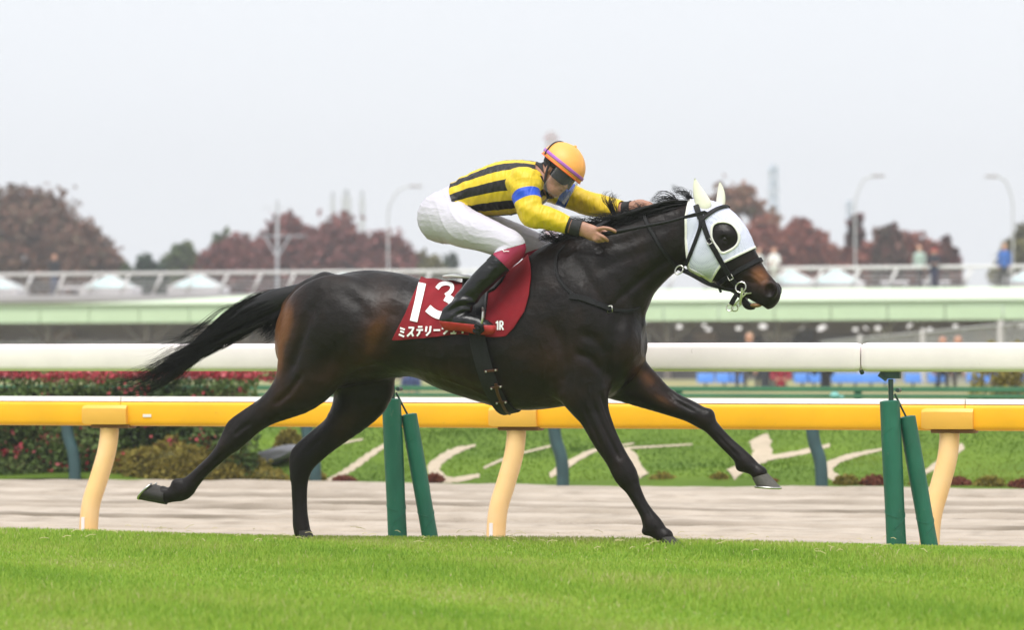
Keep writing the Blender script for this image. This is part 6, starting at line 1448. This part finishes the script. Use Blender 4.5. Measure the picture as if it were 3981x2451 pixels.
strp = MB(); P = [hd(-.055 - .022 * math.sin(a), .1135 * math.cos(a), .016 + .102 * math.sin(a)) for a in np.linspace(0.0, math.pi, 25)]
P = [HC + HD_U * .026 + (p - HC - HD_U * .026).normalized() * 1.0 for p in P]
def on_dome(p):
    d = p - hd(0, 0, .026); a, b, c = d.dot(HD_F) / .138, d.dot(HD_S) / .118, d.dot(HD_U) / .123; return hd(0, 0, .026) + d / math.sqrt(a * a + b * b + c * c)
P = [on_dome(p) - HD_U * .012 * ((on_dome(p) - HC).dot(HD_F) / .134) for p in P]
ribbon(strp, P, [(p - HC).normalized() for p in P], .010, .003); jb(strp, 'goggle_strap', M_BLACKFAB, helmet)
def face_sheet(name, mat, ulo, uhi, amax, rf, rs, thick, bulge=0.0, notch=0.0, parent=None, ccf=.0):
    V = []; nn, mm = 25, 9
    for j in range(mm):
        for i in range(nn):
            a = -amax + 2 * amax * i / (nn - 1); u = ulo + (uhi - ulo) * j / (mm - 1)
            if notch: u = max(u, ulo + notch * math.exp(-(a / .22) ** 2) + .010 * (abs(a) / amax) ** 3)
            k = 1 - .12 * ((j / (mm - 1)) - .4) ** 2
            V.append(hd(ccf + rf * k * math.cos(a), rs * k * math.sin(a), u))
    Fs = [(j * nn + i, j * nn + i + 1, (j + 1) * nn + i + 1, (j + 1) * nn + i) for j in range(mm - 1) for i in range(nn - 1)]
    o = jb(MB().add(V, Fs), name, mat, parent); o.modifiers.new('t', 'SOLIDIFY').thickness = thick; return o
M_GOG = pmat('dark_goggles', (.006, .006, .007), rough=.25, var=.1, scale=10, spec=.10)
gog = face_sheet('goggles', M_GOG, -.062, .014, 1.3, .108, .088, .010, notch=.026)
def clear_mat():
    m = bpy.data.materials.new('clear_visor'); m.use_nodes = True; t = m.node_tree; b = t.nodes['Principled BSDF']; b.inputs['Roughness'].default_value = .06; b.inputs['Base Color'].default_value = (.7, .7, .72, 1)
    tr = t.nodes.new('ShaderNodeBsdfTransparent'); mx = t.nodes.new('ShaderNodeMixShader'); lw = t.nodes.new('ShaderNodeLayerWeight'); lw.inputs['Blend'].default_value = .25
    ma = t.nodes.new('ShaderNodeMath'); ma.operation = 'MULTIPLY_ADD'; ma.inputs[1].default_value = .35; ma.inputs[2].default_value = .02; t.links.new(lw.outputs['Facing'], ma.inputs[0]); t.links.new(ma.outputs[0], mx.inputs['Fac'])
    t.links.new(tr.outputs[0], mx.inputs[1]); t.links.new(b.outputs[0], mx.inputs[2]); t.links.new(mx.outputs[0], t.nodes['Material Output'].inputs['Surface']); return m
face_sheet('visor', clear_mat(), -.135, .0, 1.15, .135, .110, .0015, parent=gog, ccf=.0)
plate = MB(); plate.box((0, 0, 0), (.008, .052, .030)); PM = Matrix((HD_F, HD_S, HD_U)).transposed(); plate.v = [tuple(hd(.118, 0, .016) + PM @ Vector(p)) for p in plate.v]
jb(plate, 'goggle_clip', pmat('clip_metal', (.20, .19, .16), rough=.4, metal=.6), gog)
# hair at the nape
hr = MB(); V, Fs = dome(0, .100, .079, .09, R(-42), R(0), rows=5, c=(-.012, 0, .01)); V2 = []
jb(MB().add([p for p in V], [f for f in Fs if ((sum((V[i] - HC).dot(HD_F) for i in f) / 4) < -.03)]), 'hair', M_HAIR)
# maker's mark on the knee: a plain swoosh of three white strokes
JB = BVHTree.FromPolygons([tuple(p) for p in (JV + JN * .0075)], JQ.tolist())
mk = print_on('knee_mark', [[(1953, 971), (1958, 975), (1960, 979), (1970, 977), (1980, 978)]], 2.6, JB, None, lift=.003)
mk.parent = kc; co = [v.co - Vector(J_OFF) for v in mk.data.vertices]
for v_, c_ in zip(mk.data.vertices, co): v_.co = c_
# ---- stirrup and leather hang from the saddle
stp = MB()
for sg in (-1, 1):
    P1 = [Vector(loc(1918, 1100, -.315)) , Vector(loc(1895, 1170, -.345)), Vector(loc(1879, 1203, -.365))]
    for dx in (-.006, .010):
        Q = [Vector((p.x + dx * (1 - i * .3), -sg * -p.y if sg < 0 else -p.y, p.z)) for i, p in enumerate(P1)]
        ribbon(stp, [Vector((q.x, (q.y if sg < 0 else q.y), q.z)) for q in Q], [Vector((0, sg, 0))] * 3, .012, .003)
stp.build('stirrup_leather', M_TANLEATHER, saddle)
ir = MB()
for sg in (-1, 1):
    f = lambda x, y, v: Vector((loc(x, y, v)[0], v if sg < 0 else -v, loc(x, y, v)[2]))
    ir.tube([f(1876, 1198, -.372), f(1877, 1215, -.410), f(1875, 1245, -.414), f(1862, 1290, -.402)], [.005, .006, .006, .006], 8); ir.tube([f(1876, 1198, -.372), f(1878, 1215, -.325), f(1878, 1250, -.318), f(1868, 1290, -.33)], [.005, .006, .006, .006], 8)
ir.build('stirrup_iron', M_STEEL, saddle, smooth=True)
tr = MB(); 
for sg in (-1, 1):
    f = lambda x, y, v: Vector((loc(x, y, v)[0], v if sg < 0 else -v, loc(x, y, v)[2]))
    tr.tube([f(1846, 1272, -.395), f(1856, 1262, -.414), f(1872, 1268, -.416), f(1876, 1284, -.41), f(1862, 1296, -.40), f(1846, 1290, -.395), f(1846, 1272, -.395)], .012, 8)
    tr.sphere(f(1861, 1279, -.404), (.02, .02, .020), 12, 8)
tr.build('stirrup_tread', M_LEATHER, saddle, smooth=True)

# ---- whip held in the near hand
whip = thing('riding_whip', 'slim black riding whip gripped in the near hand of the jockey beside the horse neck', 'whip', trk(*loc(2340, 914, VN)), -TH)
w0 = Vector(loc(2340, 914, VN)); wb_ = MB()
P = spline([tuple(loc(2330, 914, VN + .002)), tuple(loc(2420, 898, VN - .012)), tuple(loc(2530, 876, VN - .02)), tuple(loc(2600, 862, VN - .02)), tuple(loc(2660, 845, VN - .018))], 4)
wb_.tube([Vector(p) - w0 for p in P], np.interp(np.linspace(0, 1, len(P)), [0, .05, .3, .31, 1], [.009, .0115, .0115, .0085, .0065]), 10); wb_.build('shaft', M_LEATHER, whip, smooth=True)
fl = MB(); P = [Vector(loc(x, y, VN - .018)) - w0 for x, y in ((2650, 848), (2700, 836), (2740, 826), (2752, 828))]; ribbon(fl, P, [Vector((0, -1, 0))] * 4, [.016, .020, .020, .008], .004); fl.build('flap', M_LEATHER, whip, angle=50)
# ================================================================== turf blades round the horse
r = np.random.default_rng(91); nb = 270000
Y_ = 10.6 + (19.6 - 10.6) * r.uniform(0, 1, nb) ** .85; X_ = (r.uniform(-1, 1, nb) * .1494 * 1.28) * Y_
gu = X_ * TC - (Y_ - DIST) * TS; gw = X_ * TS + (Y_ - DIST) * TC
k = gw < 1.75; gu, gw = gu[k], gw[k]
edge_ = np.clip((gw + .55) / .9, 0, 1)
patch = .5 + .30 * np.sin(gu * 2.1 + 1.3 * np.sin(gw * 1.7)) * np.sin(gw * 2.9 + gu * .8) + .15 * np.sin(gu * 5.3 + gw * 4.1)
rnd = np.clip(patch * .60 + .08 + edge_ * .26 + r.normal(0, .16, len(gu)), 0, .93); rnd[r.uniform(0, 1, len(gu)) < .012 + .03 * edge_] = 1.0
M_TURF = leafmat('turf_blade', [(.18, .32, .035), (.26, .41, .05), (.33, .455, .065), (.36, .41, .10), (.55, .50, .26)], rough=.5, trans=.5)
hgt = (.034 + .012 * np.sin(gu * 1.7 + gw * 2.3)) * (1 - .25 * edge_)
for hx_, hy_, hv_ in ((2615, 2105, -.14), (1188, 2095, .13)):
    c_ = loc(hx_, hy_, hv_); hgt = hgt + .008 * np.exp(-((gu - c_[0]) / .16) ** 2 - ((gw - c_[1] + .06) / .12) ** 2)
blades('turf_grass', gu, gw, turf_z(gw) - .005, hgt, .0030, r, M_TURF, rnd, lean=.9, label='bright green blades of cut racing turf')
# kicked-up straws and clippings near the hooves
r = np.random.default_rng(93); q = MB()
for _ in range(120):
    u, w = r.uniform(-2.6, 2.6), r.uniform(-1.2, .45); a = r.uniform(0, 6.28); L = r.uniform(.02, .07); p = trk(u, w, float(turf_z(w)) + .035 + r.uniform(0, .015)); d = Vector((math.cos(a), math.sin(a), r.uniform(-.1, .35))) * L
    q.tube([p, p + d * .5 + Vector((0, 0, .006)), p + d], .0016, 3)
o = q.build('dry_clippings', pmat('straw', (.46, .40, .20), rough=.8), None); tag(o, 'dry grass clippings strewn over the turf', kind='stuff')
# ---- the air
hz_m = bpy.data.materials.new('pale_haze'); hz_m.use_nodes = True; t = hz_m.node_tree; t.nodes.clear(); ho_ = t.nodes.new('ShaderNodeOutputMaterial'); pv = t.nodes.new('ShaderNodeVolumePrincipled')
pv.inputs['Color'].default_value = (.97, .98, 1.0, 1); pv.inputs['Density'].default_value = .0009; pv.inputs['Anisotropy'].default_value = .2; t.links.new(pv.outputs['Volume'], ho_.inputs['Volume'])
hb = MB().box((0, 380, 24), (700, 820, 51)).build('haze', hz_m, None); tag(hb, 'thin pale autumn haze', kind='stuff')

for o in list(bpy.data.objects):
    if o.type == 'MESH' and o.parent is not None and o.name.split('.')[0] in ('bit', 'knee_panel', 'wrap_seam', 'throat_lash', 'headpiece', 'cheekpiece', 'browband', 'rein', 'neck_strap', 'breast_strap', 'curb_strap', 'rein_loop', 'stirrup_leather', 'stirrup_iron', 'stirrup_tread', 'eyelid', 'chin_strap', 'collar', 'flap_piping'):
        split_loose(o)
